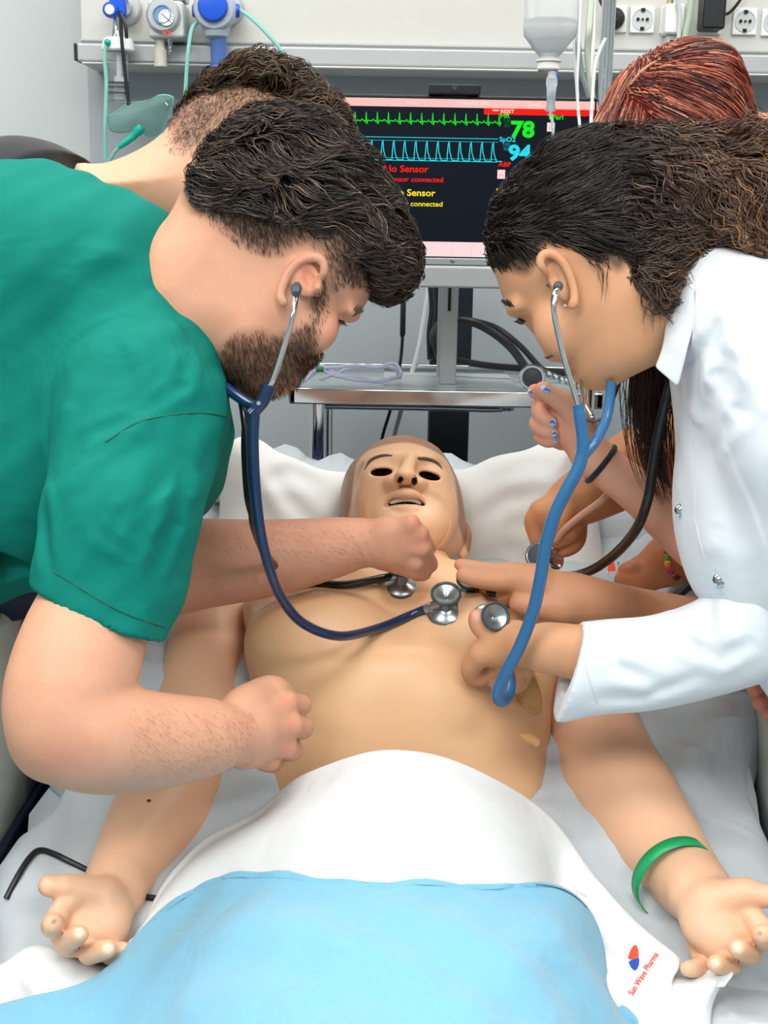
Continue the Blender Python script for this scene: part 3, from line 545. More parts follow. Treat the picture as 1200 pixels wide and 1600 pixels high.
def join_blobs(name, blobs, m, parent, smooth=2):                # blobs overlap out of sight; one mesh, colours per blob
    os_ = [b.build('tmp', m, parent, c, paint=p, smooth=smooth) for b, c, p in blobs]; V = []; Q = []; C = []; n = 0
    for o, (b, c, p) in zip(os_, blobs):
        a = np.zeros(len(b.V)*4, np.float32); o.data.color_attributes['Col'].data.foreach_get('color', a); C.append(a.reshape(-1, 4)); V.append(b.V); Q.append(b.Q+n); n += len(b.V); me = o.data; bpy.data.objects.remove(o); bpy.data.meshes.remove(me)
    o = mesh_np(name, toW(np.vstack(V)), np.vstack(Q), m, parent); a = o.data.color_attributes.new('Col', 'FLOAT_COLOR', 'POINT'); a.data.foreach_set('color', np.vstack(C).ravel()); return o
def fist(b, w_, kn, fw, cu, r=15, k=10, fk=3, th=None, pl=1.):
    """w_ wrist (px,py,d,r); kn four knuckles; fw, cu: (dx,dy,dd) of the first and the curled phalanges"""
    W_ = np.array(w_, float); c = np.mean([np.array(q[:3]) for q in kn], 0)
    for i, q in enumerate(kn):
        m_ = W_[:3]*.5+np.array(q[:3])*.5; b.cone(tuple(W_[:3]), tuple(m_), W_[3]*.72, W_[3]*.62*pl, k=k*1.6); b.cone(tuple(m_), q, W_[3]*.62*pl, r*1.02, k=k*1.3)
    for i, q in enumerate(kn):
        s_ = (1, 1.05, 1, .85)[i]; q = np.array(q, float); f = np.array(fw[i] if isinstance(fw, list) else fw, float)*s_; g = np.array(cu[i] if isinstance(cu, list) else cu, float)*s_
        b.ell(tuple(q), (r*1.05, r*1.05, r*1.05), k=k*.7); b.curve([(*q, r*.98), (*(q+f*.6), r*.95), (*(q+f), r*.92), (*(q+f+g*.5), r*.88), (*(q+f+g), r*.8)], k=fk, n=3)
def mesh_np(name, V, Q, m, parent=None, mi=None):
    me = bpy.data.meshes.new(name); k = Q.shape[1]; me.vertices.add(len(V)); me.vertices.foreach_set('co', (V-wloc(parent)).astype(np.float32).ravel()); me.loops.add(len(Q)*k); me.loops.foreach_set('vertex_index', Q.astype(np.int32).ravel())
    me.polygons.add(len(Q)); me.polygons.foreach_set('loop_start', (np.arange(len(Q))*k).astype(np.int32)); me.polygons.foreach_set('loop_total', np.full(len(Q), k, np.int32)); me.polygons.foreach_set('use_smooth', [True]*len(Q))
    for q in (m if isinstance(m, (list, tuple)) else [m]): me.materials.append(q)
    me.update(); me.validate(); o = bpy.data.objects.new(name, me); COL.objects.link(o); o.parent = parent; return o
def wob(p, s, sd=0):                                             # cheap smooth vector noise
    r = np.random.default_rng(sd); out = np.zeros((len(p), 3))
    for i in range(4):
        k = r.normal(size=(3, 3))*s*(1+.6*i); ph = r.uniform(0, 6.28, 3); out += np.sin(p @ k.T+ph)/(1+.5*i)
    return out*.5
def hair(name, blob, roots, flow, L, m, parent, seg=9, wid=.0006, lift=.003, clump=.35, curl=.0, cfreq=60, seed=1, stick=.6, cn=60, col=None, droop=0, lvar=.3):
    """roots: points in camera axes; flow(p)->direction; strands follow the surface of blob"""
    r = np.random.default_rng(seed); n = len(roots); p = roots.copy(); ln = (L if np.isscalar(L) else L)*(1-lvar+2*lvar*r.random(n)); st = ln/seg; off = lift*(.2+.8*r.random(n)); pts = [p.copy()]; ph = r.uniform(0, 6.28, n)
    prev = None
    for k in range(seg):
        d = flow(p); d = d/(np.linalg.norm(d, axis=1)[:, None]+1e-9); d = d+clump*wob(p, cn, seed)+.10*r.normal(size=(n, 3))
        if curl:
            g = blob.grad(p); sd_ = np.cross(g, d); a = cfreq*k*st+wob(p, 18, seed+3)[:, 0]*3+ph*.09; d = d+curl*(np.sin(a)[:, None]*sd_+np.cos(a)[:, None]*g)
        if prev is not None: d = .5*d+.5*prev
        d = d/(np.linalg.norm(d, axis=1)[:, None]+1e-9); prev = d; p = p+d*st[:, None]; g = blob.grad(p); f = blob.sample(p); tgt = off*math.sin(min(1, (k+1)/seg*1.6)*1.5); inb = (f < .03)
        p = p-g*((f-tgt)*stick*inb)[:, None]
        pts.append(p.copy())
    pts = np.stack(pts, 1); T = np.gradient(pts, axis=1); T /= np.linalg.norm(T, axis=2)[..., None]+1e-9
    u = np.cross(T, np.array([0, 0, 1.])); u /= np.linalg.norm(u, axis=2)[..., None]+1e-9; v = np.cross(T, u); w_ = wid*(1-.75*(np.arange(seg+1)/seg)**2)[None, :, None]*(.7+.6*r.random((n, 1, 1)))
    V = np.stack([pts+u*w_, pts-u*w_*.5+v*w_*.87, pts-u*w_*.5-v*w_*.87], 2).reshape(-1, 3)
    b = (np.arange(n)[:, None]*(seg+1)+np.arange(seg)[None, :]).ravel()*3; Q = np.vstack([np.stack([b+i, b+(i+1) % 3, b+3+(i+1) % 3, b+3+i], 1) for i in range(3)])
    o = mesh_np(name, toW(V), Q, m, parent)
    if col is not None:
        C = col(roots, r); C = np.repeat(C, (seg+1)*3, 0); a = o.data.color_attributes.new('Col', 'FLOAT_COLOR', 'POINT'); a.data.foreach_set('color', np.hstack([C, np.ones((len(C), 1))]).astype(np.float32).ravel())
    return o
def pick(blob, n, test, seed=2):                                 # random surface points of a built blob that pass test(px, py, d, V)
    V = blob.V; px = 600+V[:, 0]/-V[:, 2]*F; py = 800-V[:, 1]/-V[:, 2]*F; ok = np.flatnonzero(test(px, py, -V[:, 2], V)); r = np.random.default_rng(seed); i = r.choice(ok, n); return V[i]+r.normal(size=(n, 3))*blob.res*.5
def inpoly(pts, px, py): return pdist2(np.array(pts, float), px, py) > 0
def folds(lines, w=10, depth=4):
    """cloth creases: each line = [(px,py,d),(px,py,d), ...]; a soft trough along it, a ridge beside it"""
    L_ = [np.array([c3(*q) for q in l]) for l in lines]
    def fn(x, y, z):
        v = np.zeros_like(x); p = np.stack([x, y, z], 1)
        for l in L_:
            best = np.full(len(x), 9.); m_ = -l[0][2]/F
            tt = np.zeros(len(x))
            for i, (a, b) in enumerate(zip(l[:-1], l[1:])):
                ba = b-a; h = np.clip(((p-a) @ ba)/(ba @ ba), 0, 1); d = p-a-h[:, None]*ba; dd = np.sqrt(d[:, 0]**2+d[:, 1]**2+.08*d[:, 2]**2); t = (i+h)/(len(l)-1); tt = np.where(dd < best, t, tt); best = np.minimum(best, dd)
            q = best/(w*m_); v += depth*m_*(np.exp(-q*q)-.55*np.exp(-(q-1.9)**2))*np.sin(np.pi*np.clip(tt, 0, 1))**.6
        return v
    return fn
def ripple(amp, sc_, sd=0, st=(1, 1, 1)):
    def fn(x, y, z):
        p = np.stack([x*st[0], y*st[1], z*st[2]], 1); return amp*wob(p, sc_, sd)[:, 0]
    return fn
M_skin = mat('skin', attr=True, rough=.5, sss=.12, bump=.12, bscale=350, noise=.03, nscale=60, spec=.35, blotch=.16)
M_skinf = mat('skin_female', attr=True, rough=.48, sss=.12, bump=.06, bscale=350, noise=.02, nscale=60, spec=.35, blotch=.1)
M_vinyl = mat('manikin_vinyl', attr=True, rough=.38, sss=.08, noise=.015, nscale=12, spec=.42)
# ---------------------------------------------------------------- training manikin
mk = thing('training_manikin', 'bald medical training manikin with open mouth lying bare chested on bed', 'manikin', P(625, 1100, 1.65))
SK = 'DDB087'; SKH = 'E4B594'
# torso (one skin) with neck
b = Blob(.0035)
b.poly([(545, 905), (470, 912), (400, 935), (386, 965), (392, 1040), (402, 1110), (408, 1190), (404, 1260), (395, 1400), (620, 1440), (860, 1400), (846, 1260), (856, 1190), (862, 1110), (864, 1040), (866, 975), (850, 935), (790, 908), (715, 900)], 1.50, 120, 105, tilt=(0, .55))
b.ell((500, 1000, 1.475), (110, 75, 60), k=60).ell((760, 1000, 1.475), (110, 75, 60), k=60)
b.ell((627, 1130, 1.42), (120, 110, 50), k=90)
b.cone((628, 940, 1.60), (634, 868, 1.66), 88, 62, k=50)
b.cone((560, 925, 1.56), (440, 940, 1.56), 42, 46, k=40).cone((700, 925, 1.56), (815, 940, 1.56), 42, 46, k=40)
b.ell((627, 1118, 1.345), (9, 6, 10), k=6, mode='s')
b.cone((585, 928, 1.515), (500, 938, 1.505), 9, 8, k=30).cone((670, 928, 1.515), (760, 938, 1.505), 9, 8, k=30)
b.ell((827, 1075, 1.40), (17, 38, 22), k=3, mode='s', rot=22)
b.ell((826, 1160, 1.36), (18, 5, 16), k=2, mode='s', rot=35)
TOR = b; tor = b.build('torso', M_vinyl, mk, SK, smooth=2, paint=[((826, 1163, 1.38), (10, 6, 60), '2A1C14', .3)])
# port cover and flap
o = Blob(.0016).ell((826, 1077, 1.412), (17, 40, 6), rot=22, k=1).build('chest_port_plug', M_vinyl, mk, 'B98A50'); 
q = [P(826+18*math.cos(a)*.93+39*math.sin(a)*.37, 1076-18*math.cos(a)*.37+39*math.sin(a)*.93, (TOR.front(826+25*math.cos(a)*.93+48*math.sin(a)*.37, 1076-25*math.cos(a)*.37+48*math.sin(a)*.93) or 1.4)-.0015) for a in np.linspace(0, 2*math.pi, 33)]
MB().tube(q, .0022, n=8, cap=False).build('port_rim', mat('port_rim', 'D9A36C', .4), mk)
MB().tube([P(812, 1147, 1.378), P(826, 1153, 1.374), P(838, 1160, 1.376), P(843, 1164, 1.38)], [.001, .0065, .0065, .001], n=10).build('side_flap', mat('port_rim'), mk)
# arms
def arm(pts, extra, hand, sgn, name_col=SKH):
    b = Blob(.0026); b.curve(pts, k=14, n=5)
    for e in extra: b.ell(*e[:2], k=e[2], **(e[3] if len(e) > 3 else {}))
    hand(b); return b
def handL(b):
    b.cone((178, 1398, 1.27), (150, 1440, 1.235), 44, 50, k=20, flat=.62, fd=(-.2, .45, .85)).cone((150, 1440, 1.235), (118, 1452, 1.22), 52, 42, k=20, flat=.6, fd=(-.2, .45, .85))
    b.cone((160, 1400, 1.24), (105, 1388, 1.225), 30, 23, k=14).cone((105, 1388, 1.225), (76, 1384, 1.22), 19, 17, k=6)       # thumb
    b.curve([(122, 1400, 1.225, 16), (98, 1420, 1.215, 17), (84, 1446, 1.20, 17.5), (82, 1444, 1.18, 16)], k=5)
    b.curve([(140, 1450, 1.24, 16), (118, 1474, 1.22, 17), (104, 1474, 1.20, 17), (124, 1460, 1.175, 15)], k=4)
    b.curve([(165, 1460, 1.24, 16), (148, 1484, 1.22, 17), (140, 1490, 1.20, 16.5), (168, 1483, 1.18, 15)], k=4)
    b.curve([(188, 1455, 1.24, 15), (182, 1482, 1.23, 15.5), (172, 1492, 1.215, 14), (192, 1484, 1.20, 13)], k=4)
nl = [((76, 1384, 1.215), 14, 'F3C9A8', .6), ((81, 1443, 1.165), (7, 7, 20), '8E7A68', .3), ((124, 1456, 1.165), (14, 12, 12), 'F6D6BC', .4), ((170, 1480, 1.17), (14, 13, 12), 'F6D6BC', .4),
      ((87, 1430, 1.17), (12, 7, 10), 'F6D2B4', .4)]
pl = [(332, 985, 1.575, 56), (322, 1040, 1.55, 60), (305, 1120, 1.50, 63), (285, 1200, 1.45, 72), (262, 1255, 1.41, 74), (228, 1310, 1.36, 64), (195, 1360, 1.31, 51), (176, 1398, 1.27, 43)]
b = arm(pl, [((345, 975, 1.59), (58, 42, 50), 20)], handL, 1)
b.ell((233, 1251, 1.345), (4, 3, 14), k=2, mode='s')
b.ell((340, 1247, 1.44), (5, 12, 10), k=3).ell((225, 1251, 1.355), (12, 7, 6), k=3)
b.build('arm', M_vinyl, mk, SKH, paint=nl)
def handR(b):
    b.cone((1098, 1405, 1.26), (1125, 1440, 1.235), 50, 56, k=20, flat=.6, fd=(.2, .45, .85)).cone((1120, 1440, 1.235), (1140, 1462, 1.22), 56, 48, k=20, flat=.55, fd=(.2, .45, .85))
    b.cone((1110, 1410, 1.24), (1165, 1396, 1.225), 34, 25, k=14).cone((1165, 1396, 1.225), (1215, 1402, 1.215), 21, 17, k=6)
    b.curve([(1160, 1420, 1.225, 17), (1180, 1440, 1.215, 18), (1198, 1466, 1.20, 18), (1190, 1460, 1.175, 16)], k=5)
    b.curve([(1142, 1465, 1.235, 17), (1162, 1488, 1.22, 18), (1172, 1490, 1.20, 17), (1152, 1482, 1.175, 15)], k=4)
    b.curve([(1115, 1480, 1.235, 16), (1136, 1502, 1.22, 17), (1140, 1508, 1.205, 16), (1118, 1506, 1.18, 14)], k=4)
    b.curve([(1088, 1478, 1.235, 15), (1098, 1502, 1.225, 15), (1092, 1512, 1.21, 14), (1074, 1514, 1.195, 12)], k=4)
pr = [(905, 985, 1.575, 56), (912, 1040, 1.55, 58), (925, 1120, 1.50, 64), (950, 1200, 1.45, 74), (985, 1260, 1.41, 76), (1022, 1310, 1.36, 66), (1062, 1360, 1.31, 54), (1092, 1398, 1.27, 47)]
nr = [((1190, 1461, 1.16), (7, 7, 20), '8E7A68', .3), ((1152, 1480, 1.165), (14, 12, 12), 'F6D6BC', .4), ((1116, 1504, 1.17), (13, 11, 12), 'F6D6BC', .4)]
b = arm(pr, [((892, 975, 1.59), (58, 42, 50), 20)], handR, -1)
b.ell((1017, 1262, 1.345), (4, 4, 14), k=2, mode='s'); b.ell((907, 1250, 1.44), (5, 12, 10), k=3).ell((1012, 1262, 1.355), (11, 7, 6), k=3)
b.build('arm', M_vinyl, mk, SKH, paint=nr)
# head: face tilted back, seen from below the chin
b = Blob(.0016)
HD = 1.66
b.poly([(560, 712), (598, 686), (640, 681), (685, 700), (712, 745), (724, 790), (724, 830), (712, 862), (690, 872), (640, 880), (590, 875), (556, 850), (535, 815), (531, 780), (540, 740)], HD+.04, 90, 105)
b.ell((632, 785, HD-.0), (78, 84, 56), k=30)
b.ell((645, 822, 1.605), (48, 34, 36), k=34)                     # chin
b.cone((688, 840, 1.67), (655, 835, 1.62), 18, 24, k=50).cone((580, 838, 1.67), (620, 835, 1.62), 18, 24, k=50)    # jaw sides
b.cone((632, 900, 1.69), (636, 850, 1.68), 58, 50, k=16)
b.ell((625, 722, HD-.03), (60, 20, 22), k=16, rot=3)            # brow
f0 = b.front(636, 745); f1 = b.front(596, 738); f2 = b.front(671, 743); f3 = b.front(634, 782)
b.ell((594, 741, f1+.006), (27, 19, 14), k=8).ell((672, 745, f2+.006), (27, 19, 14), k=8)       # bulging lids
b.cone((642, 718, f0+.004), (634, 742, f0-.018), 9, 13, k=9)        # nose
b.ell((634, 744, f0-.022), (16, 13, 15), k=5).ell((617, 752, f0-.008), (10, 9, 12), k=4).ell((652, 755, f0-.008), (10, 9, 12), k=4)
b.ell((596, 785, f3+.016), (36, 40, 18), k=34).ell((678, 792, f3+.018), (32, 40, 18), k=34)    # cheeks
b.curve([(604, 786, f3+.002, 4), (618, 776, f3-.006, 6), (634, 772, f3-.01, 8), (650, 776, f3-.007, 6), (663, 790, f3+.003, 4)], k=5)     # upper lip
b.curve([(608, 790, f3+.001, 4), (630, 796, f3-.008, 7), (648, 797, f3-.008, 7), (660, 793, f3+.002, 4)], k=7)
g = [b.front(x, y) for x, y in ((596, 738), (671, 744), (634, 783), (626, 749), (647, 751))]
for x, y, dd in ((626, 749, g[3]), (647, 751, g[4])): b.ell((x, y, dd), (4.4, 5, 14), k=2, mode='s', rot=10)
b.ell((596, 738, g[0]+.004), (17, 6.2, 24), k=3, mode='s', rot=4); b.ell((671, 744, g[1]+.004), (17, 6, 24), k=3, mode='s', rot=-14)
b.curve([(602, 791, g[2]+.001, 3), (616, 784, g[2]-.001, 5.5), (634, 781, g[2]-.003, 7), (650, 784, g[2]-.001, 6), (666, 794, g[2]+.003, 3)], k=1.5, mode='s').curve([(606, 789, g[2]+.008, 4), (619, 783, g[2]+.007, 6.5), (634, 781, g[2]+.006, 7.5), (650, 784, g[2]+.007, 6.5), (662, 791, g[2]+.009, 4)], k=1.5, mode='s')
# ears
b.curve([(727, 818, HD+.03, 3), (731, 835, HD+.02, 5), (729, 855, HD+.015, 5), (722, 869, HD+.01, 6)], k=4)
b.ell((722, 845, HD+.03), (6, 24, 12), k=5).curve([(531, 810, HD+.03, 4), (527, 820, HD+.02, 4)], k=6)
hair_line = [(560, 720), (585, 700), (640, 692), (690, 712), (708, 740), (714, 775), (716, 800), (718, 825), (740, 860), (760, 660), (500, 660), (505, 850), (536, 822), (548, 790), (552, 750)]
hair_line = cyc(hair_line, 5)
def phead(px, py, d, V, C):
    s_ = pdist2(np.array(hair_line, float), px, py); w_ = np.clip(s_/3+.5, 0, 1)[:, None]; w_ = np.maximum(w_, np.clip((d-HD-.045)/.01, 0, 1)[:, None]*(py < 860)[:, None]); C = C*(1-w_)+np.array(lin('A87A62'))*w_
    for x, y, rx, ry, dd in ((596, 738, 20, 9, g[0]+.006), (671, 744, 20, 10, g[1]+.006), (634, 784, 36, 12, g[2]+.006), (626, 749, 6, 7, g[3]+.005), (647, 751, 6, 7, g[4]+.005)):
        w_ = ((((px-x)/rx)**2+((py-y)/ry)**2 < 1) & (d > dd) & (d < dd+.03))[:, None]*1.; C = C*(1-w_)+np.array(lin('3A1612'))*w_
    return C
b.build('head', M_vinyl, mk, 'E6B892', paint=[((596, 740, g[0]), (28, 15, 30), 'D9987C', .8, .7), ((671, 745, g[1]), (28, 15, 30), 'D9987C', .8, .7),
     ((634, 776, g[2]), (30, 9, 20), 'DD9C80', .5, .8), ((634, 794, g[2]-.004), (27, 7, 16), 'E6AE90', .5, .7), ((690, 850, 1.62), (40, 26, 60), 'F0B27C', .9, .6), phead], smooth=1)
tm = Blob(.0012).curve([(610, 786, g[2]+.003, 2), (622, 781, g[2]+.002, 4), (636, 778.5, g[2]+.000, 5), (648, 781, g[2]+.002, 4), (657, 787, g[2]+.005, 2)], k=2); tm.build('teeth', mat('teeth', 'EFEDE6', .3), mk)
M_brow = mat('painted_brow', '5E4A38', .7)
for pts in ([(570, 735), (580, 720), (597, 713), (615, 713)], [(652, 716), (668, 718), (684, 726), (695, 746)]):
    q = Blob(.0012).curve([(x, y, (b.front(x, y) or HD)+.0012, (1.6, 3.2, 3.2, 2)[i] if x < 630 else (2, 3.2, 3.2, 1.6)[i]) for i, (x, y) in enumerate(pts)], k=2)
    q.build('eyebrow', M_brow, mk)
# green wrist band
cb = c3(1055, 1372, 1.30); axb = norm(c3(1092, 1405, 1.27)-c3(1010, 1300, 1.37)); u = norm(np.cross(axb, [0, 0, 1.])); v = np.cross(axb, u); V = []
for a in np.linspace(0, 2*math.pi, 49)[:-1]:
    c_ = cb+(u*math.cos(a)*.0445+v*math.sin(a)*.0435)+axb*.002*math.sin(a); V.append([toW(c_-axb*.0075), toW(c_+axb*.0075)])
V.append(V[0]); tag(MB().grid(np.array(V)).build('wristband', mat('green_band', '0FA060', .35), solid=.0008), 'green plastic wristband around manikin forearm', 'wristband')
# ---------------------------------------------------------------- bed
M_sheet = mat('sheet', 'B6BEC4', .85, bump=.12, bscale=900, wave=.9, wscale=6, sheen=.1)
M_sheetg = mat('sheet_grey', 'AEB5BF', .85, bump=.1, bscale=900, wave=.4, wscale=7, sheen=.1)
M_drape = mat('drape_white', 'DCDEE0', .85, bump=.15, bscale=1100, wave=.3, wscale=8, sheen=.1)
M_blanket = mat('blanket_blue', '74AFCB', .9, bump=.35, bscale=1400, wave=.5, wscale=9, sheen=.3, noise=.025, nscale=300)
M_rail = mat('bed_plastic', 'C9D2CC', .35); M_navy = mat('bed_navy', '141E38', .5); M_bblue = mat('bed_blue', '1D48A8', .45)
bed = thing('hospital_bed', 'raised hospital bed with cream side rails and navy frame under manikin', 'hospital bed', (0, .6, 0))
# mattress profile: (Y, Z) along the bed, folded at the hip
PR = [(-.25, .86), (.5, .86), (.95, .86), (1.1, .885), (1.25, .955), (1.42, 1.04), (1.60, 1.12), (1.80, 1.20), (1.90, 1.235)]
pr = spline([(0, y, z) for y, z in PR], 6)[:, 1:]
def zbed(Y): return np.interp(Y, pr[:, 0], pr[:, 1])
hw = .405
V = []
for (y, z) in pr:
    row = []
    for x, dz in ((-hw+.055, -.13), (-hw+.045, -.11), (-hw+.045, -.02), (-hw+.06, -.003), (-.2, 0), (.2, 0), (hw-.015, -.003), (hw, -.02), (hw, -.11), (hw-.01, -.13)): row.append((x*.985, y, z+dz-.04))
    V.append(row)
MB().grid(np.array(V)).build('mattress', M_bblue, bed, solid=.01)
m = MB()
for (y0_, z0_), (y1_, z1_) in zip(PR[:-1], PR[1:]):
    a = math.atan2(z1_-z0_, y1_-y0_); L_ = math.hypot(z1_-z0_, y1_-y0_); R_ = np.array([[1, 0, 0], [0, math.cos(a), -math.sin(a)], [0, math.sin(a), math.cos(a)]]); c = np.array([0, (y0_+y1_)/2, (z0_+z1_)/2-.175])
    m.box(c-[hw+.04, L_/2, .02], c+[hw+.04, L_/2, .02], R_)
m.build('bed_deck', M_navy, bed, bevel=.004)
MB().box((-.36, -.1, .42), (.36, 1.7, .5)).box((-.3, .1, .2), (-.22, 1.5, .42)).box((.22, .1, .2), (.3, 1.5, .42)).box((-.05, .3, .48), (.05, .5, .70)).box((-.05, 1.0, .48), (.05, 1.2, .72)).build('base_frame', M_navy, bed, bevel=.006)
for x in (-.3, .3):
    for y in (.05, 1.55): MB().lathe((x-.02, y, .075), (1, 0, 0), [(0, .07), (.005, .075), (.035, .075), (.04, .07)]).cyl((x, y, .075), (x, y, .25), .016).build('wheel', M_dark, bed)
# side rails: thick rounded plastic panels
def rail(out, d0, d1, nm='side_rail', T_=.035):
    n = len(out); o = [np.array(q) for q in out]; b_ = MB(); a = np.array(o); cen = a.mean(0)
    nrm = norm(np.cross(a[1]-a[0], a[-1]-a[0])); nrm = nrm*(1 if nrm[0] > 0 else -1)
    s_ = cyc(a, 6); N_ = len(s_); rings = []
    for off, sc_ in ((-.5, .0), (-.5, .93), (-.35, .985), (0, 1), (.35, .985), (.5, .93), (.5, .0)):
        rings.append(cen+(s_-cen)*max(sc_, .01)+nrm*T_*off)
    b_.add(np.vstack(rings), [[i*N_+j, i*N_+(j+1) % N_, (i+1)*N_+(j+1) % N_, (i+1)*N_+j] for i in range(len(rings)-1) for j in range(N_)]); return b_
xl_ = -.475
def side(x, pts): return [(x, y, z) for y, z in pts]
rail(side(-.50, [(.55, .80), (.56, .98), (.62, 1.03), (1.02, 1.04), (1.12, .99), (1.15, .82), (1.05, .77), (.65, .76)]), 0, 0).build('side_rail', M_rail, bed)
rail(side(-.432, [(1.16, .84), (1.18, 1.06), (1.28, 1.14), (1.60, 1.24), (1.72, 1.24), (1.78, 1.06), (1.66, .94), (1.3, .80)]), 0, 0).build('side_rail', M_rail, bed)
rail(side(.50, [(.55, .80), (.56, .98), (.62, 1.03), (1.02, 1.04), (1.12, .99), (1.15, .82), (1.05, .77), (.65, .76)]), 0, 0).build('side_rail', M_rail, bed)
rail(side(.455, [(1.16, .84), (1.18, 1.06), (1.28, 1.14), (1.60, 1.24), (1.72, 1.24), (1.78, 1.06), (1.66, .94), (1.3, .80)]), 0, 0).build('side_rail', M_rail, bed)
for sx in (-1, 1): MB().box((sx*.412 if sx > 0 else -.402, 1.0, .70), (sx*.43 if sx > 0 else -.412, 1.75, .93)).build('rail_bracket', M_navy, bed, bevel=.004)
MB().box((-.46, 1.93, .8), (.46, 1.97, 1.20)).build('head_panel', M_navy, bed, bevel=.01)
hp = P(350, 770, 1.98); MB().tube(spline([P(300, 780, 1.80), P(345, 772, 1.80), P(372, 770, 1.80), P(388, 772, 1.81)], 5), .011).build('head_rail', M_wplast, bed)
MB().box(P(320, 818, 1.80), P(378, 792, 1.82)).build('blue_edge', M_bblue, bed, bevel=.003)
# fitted sheet
def cloth(name, rows, m, parent=None, n=8, solid=.003, dispf=None, sub=0):
    R_ = [spline(np.array(r), n) for r in rows]; A = np.array(R_); A = np.stack([spline(A[:, j], n) for j in range(A.shape[1])], 1)
    if dispf is not None:
        g = np.cross(np.gradient(A, axis=0), np.gradient(A, axis=1)); g /= np.linalg.norm(g, axis=2)[..., None]+1e-9; A = A+g*dispf(A)[..., None]*np.sign(g[..., 2:3]+1e-6)
    return MB().grid(A).build(name, m, parent, solid=solid, subsurf=sub)
def wsum(A, terms):
    v = 0
    for kx, ky, kz, ph, am in terms: v = v+am*np.sin(A[..., 0]*kx+A[..., 1]*ky+A[..., 2]*kz+ph)
    return v
ys = np.linspace(-.25, 1.9, 60); rows = []
for y in ys:
    z = zbed(y); e = .006*math.sin(y*23)+.004*math.sin(y*51+1)
    rows.append([(-hw+.033-e, y, z-.115), (-hw+.029-e, y, z-.03), (-hw+.049, y, z+.002), (-.30, y, z+.006), (-.15, y, z+.006), (0, y, z+.006), (.15, y, z+.006), (.30, y, z+.006), (hw-.004, y, z+.002), (hw+.016+e, y, z-.03), (hw+.012+e, y, z-.115)])
A = np.array([spline(np.array(r), 9) for r in rows])
def shd(A):
    d = .006*np.sin(A[..., 0]*22+A[..., 1]*15+4*np.sin(A[..., 1]*5+1)+2*np.sin(A[..., 0]*13))+.003*np.sin(A[..., 0]*85+A[..., 1]*30+6*np.sin(A[..., 1]*13))*np.sin(A[..., 1]*19)+.005*np.sin(A[..., 1]*38+7*np.sin(A[..., 0]*7))*np.sin(A[..., 0]*9+1)+.004*np.sin(A[..., 0]*46+A[..., 1]*23+3*np.sin(A[..., 1]*9))+.0025*np.sin(A[..., 0]*70-A[..., 1]*61+4*np.sin(A[..., 0]*12)); return d+.002
g = np.cross(np.gradient(A, axis=0), np.gradient(A, axis=1)); g /= np.linalg.norm(g, axis=2)[..., None]+1e-9; g *= np.sign(g[..., 2:3]+1e-3); A = A+g*(1.7*shd(A))[..., None]
sh = tag(MB().grid(A).build('bed_sheet', M_sheet, solid=.002), 'pale blue grey fitted sheet wrinkled over the mattress under manikin', 'sheet')
# pillow
b = Blob(.005)
b.poly([(372, 712), (400, 697), (450, 716), (500, 735), (560, 735), (640, 725), (720, 735), (780, 715), (850, 703), (890, 705), (905, 760), (912, 860), (915, 915), (860, 925), (760, 930), (640, 930), (500, 925), (385, 905), (372, 800)], 1.775, 95, 62, smooth=4)
b.cone((385, 905, 1.76), (380, 715, 1.80), 28, 20, k=60).cone((905, 900, 1.76), (880, 715, 1.80), 26, 20, k=60)
b.disp(folds([[(520, 850, 1.71), (450, 780, 1.73), (420, 730, 1.76)], [(500, 760, 1.73), (450, 740, 1.75), (410, 760, 1.75)], [(740, 820, 1.72), (790, 780, 1.73), (850, 770, 1.74)], [(740, 880, 1.71), (800, 860, 1.71), (860, 880, 1.72)], [(760, 760, 1.75), (830, 730, 1.77), (880, 740, 1.77)]], 13, 3)); b.disp(ripple(.0022, 16, 5))
b.ell((628, 800, 1.69), (105, 110, 75), k=30, mode='s')
b.build('pillow', mat('pillow_white', 'F0F3F2', .85, bump=.12, bscale=900, wave=.15, wscale=7, sheen=.1), smooth=2)
tag(bpy.data.objects['pillow'], 'white pillow behind the manikin head', 'pillow')
# second pillow / folded cloth with print on the right, behind
b = Blob(.005)
b.poly([(880, 815), (960, 795), (1060, 790), (1110, 810), (1120, 900), (1110, 1000), (900, 990)], 1.82, 70, 40)
b.disp(ripple(.003, 14, 8)); b.build('folded_sheet', M_sheet)
tag(bpy.data.objects['folded_sheet'], 'grey white folded sheet with orange and blue logo right of pillow', 'sheet')
def logo(o, ux, uy, s, parent=None, nm='printed_logo'):
    ux, uy = norm(ux), norm(uy); n_ = norm(np.cross(ux, uy)); o = np.asarray(o)
    M_o = mat('print_orange', 'F4511E', .7); M_b = mat('print_blue', '1D4FB4', .7); m = MB()
    def half(a0, a1, sl, w=1):
        m.slot(sl); pts = [o+ux*s*w*.52*math.cos(a)*abs(math.cos(a))**.2+uy*s*1.0*math.sin(a) for a in np.linspace(a0, a1, 20)]
        c = o+(uy if sl == 0 else -uy)*s*.06; m.add(np.vstack([[c], pts]), [[0, i, i+1] for i in range(1, 20)])
    half(.12*math.pi, .98*math.pi, 0); half(1.12*math.pi, 1.98*math.pi, 1)
    m.slot(0); m.text('Sun Wave Pharma', o+ux*s*1.15-uy*s*2.6, norm(uy*.95+ux*.3), norm(-ux*.95+uy*.3), s*.62, .012)
    return m.build(nm, [M_o, M_b], parent, smooth=False)
# drape over hips + blanket
def prow(pts): return [P(*q) for q in pts]
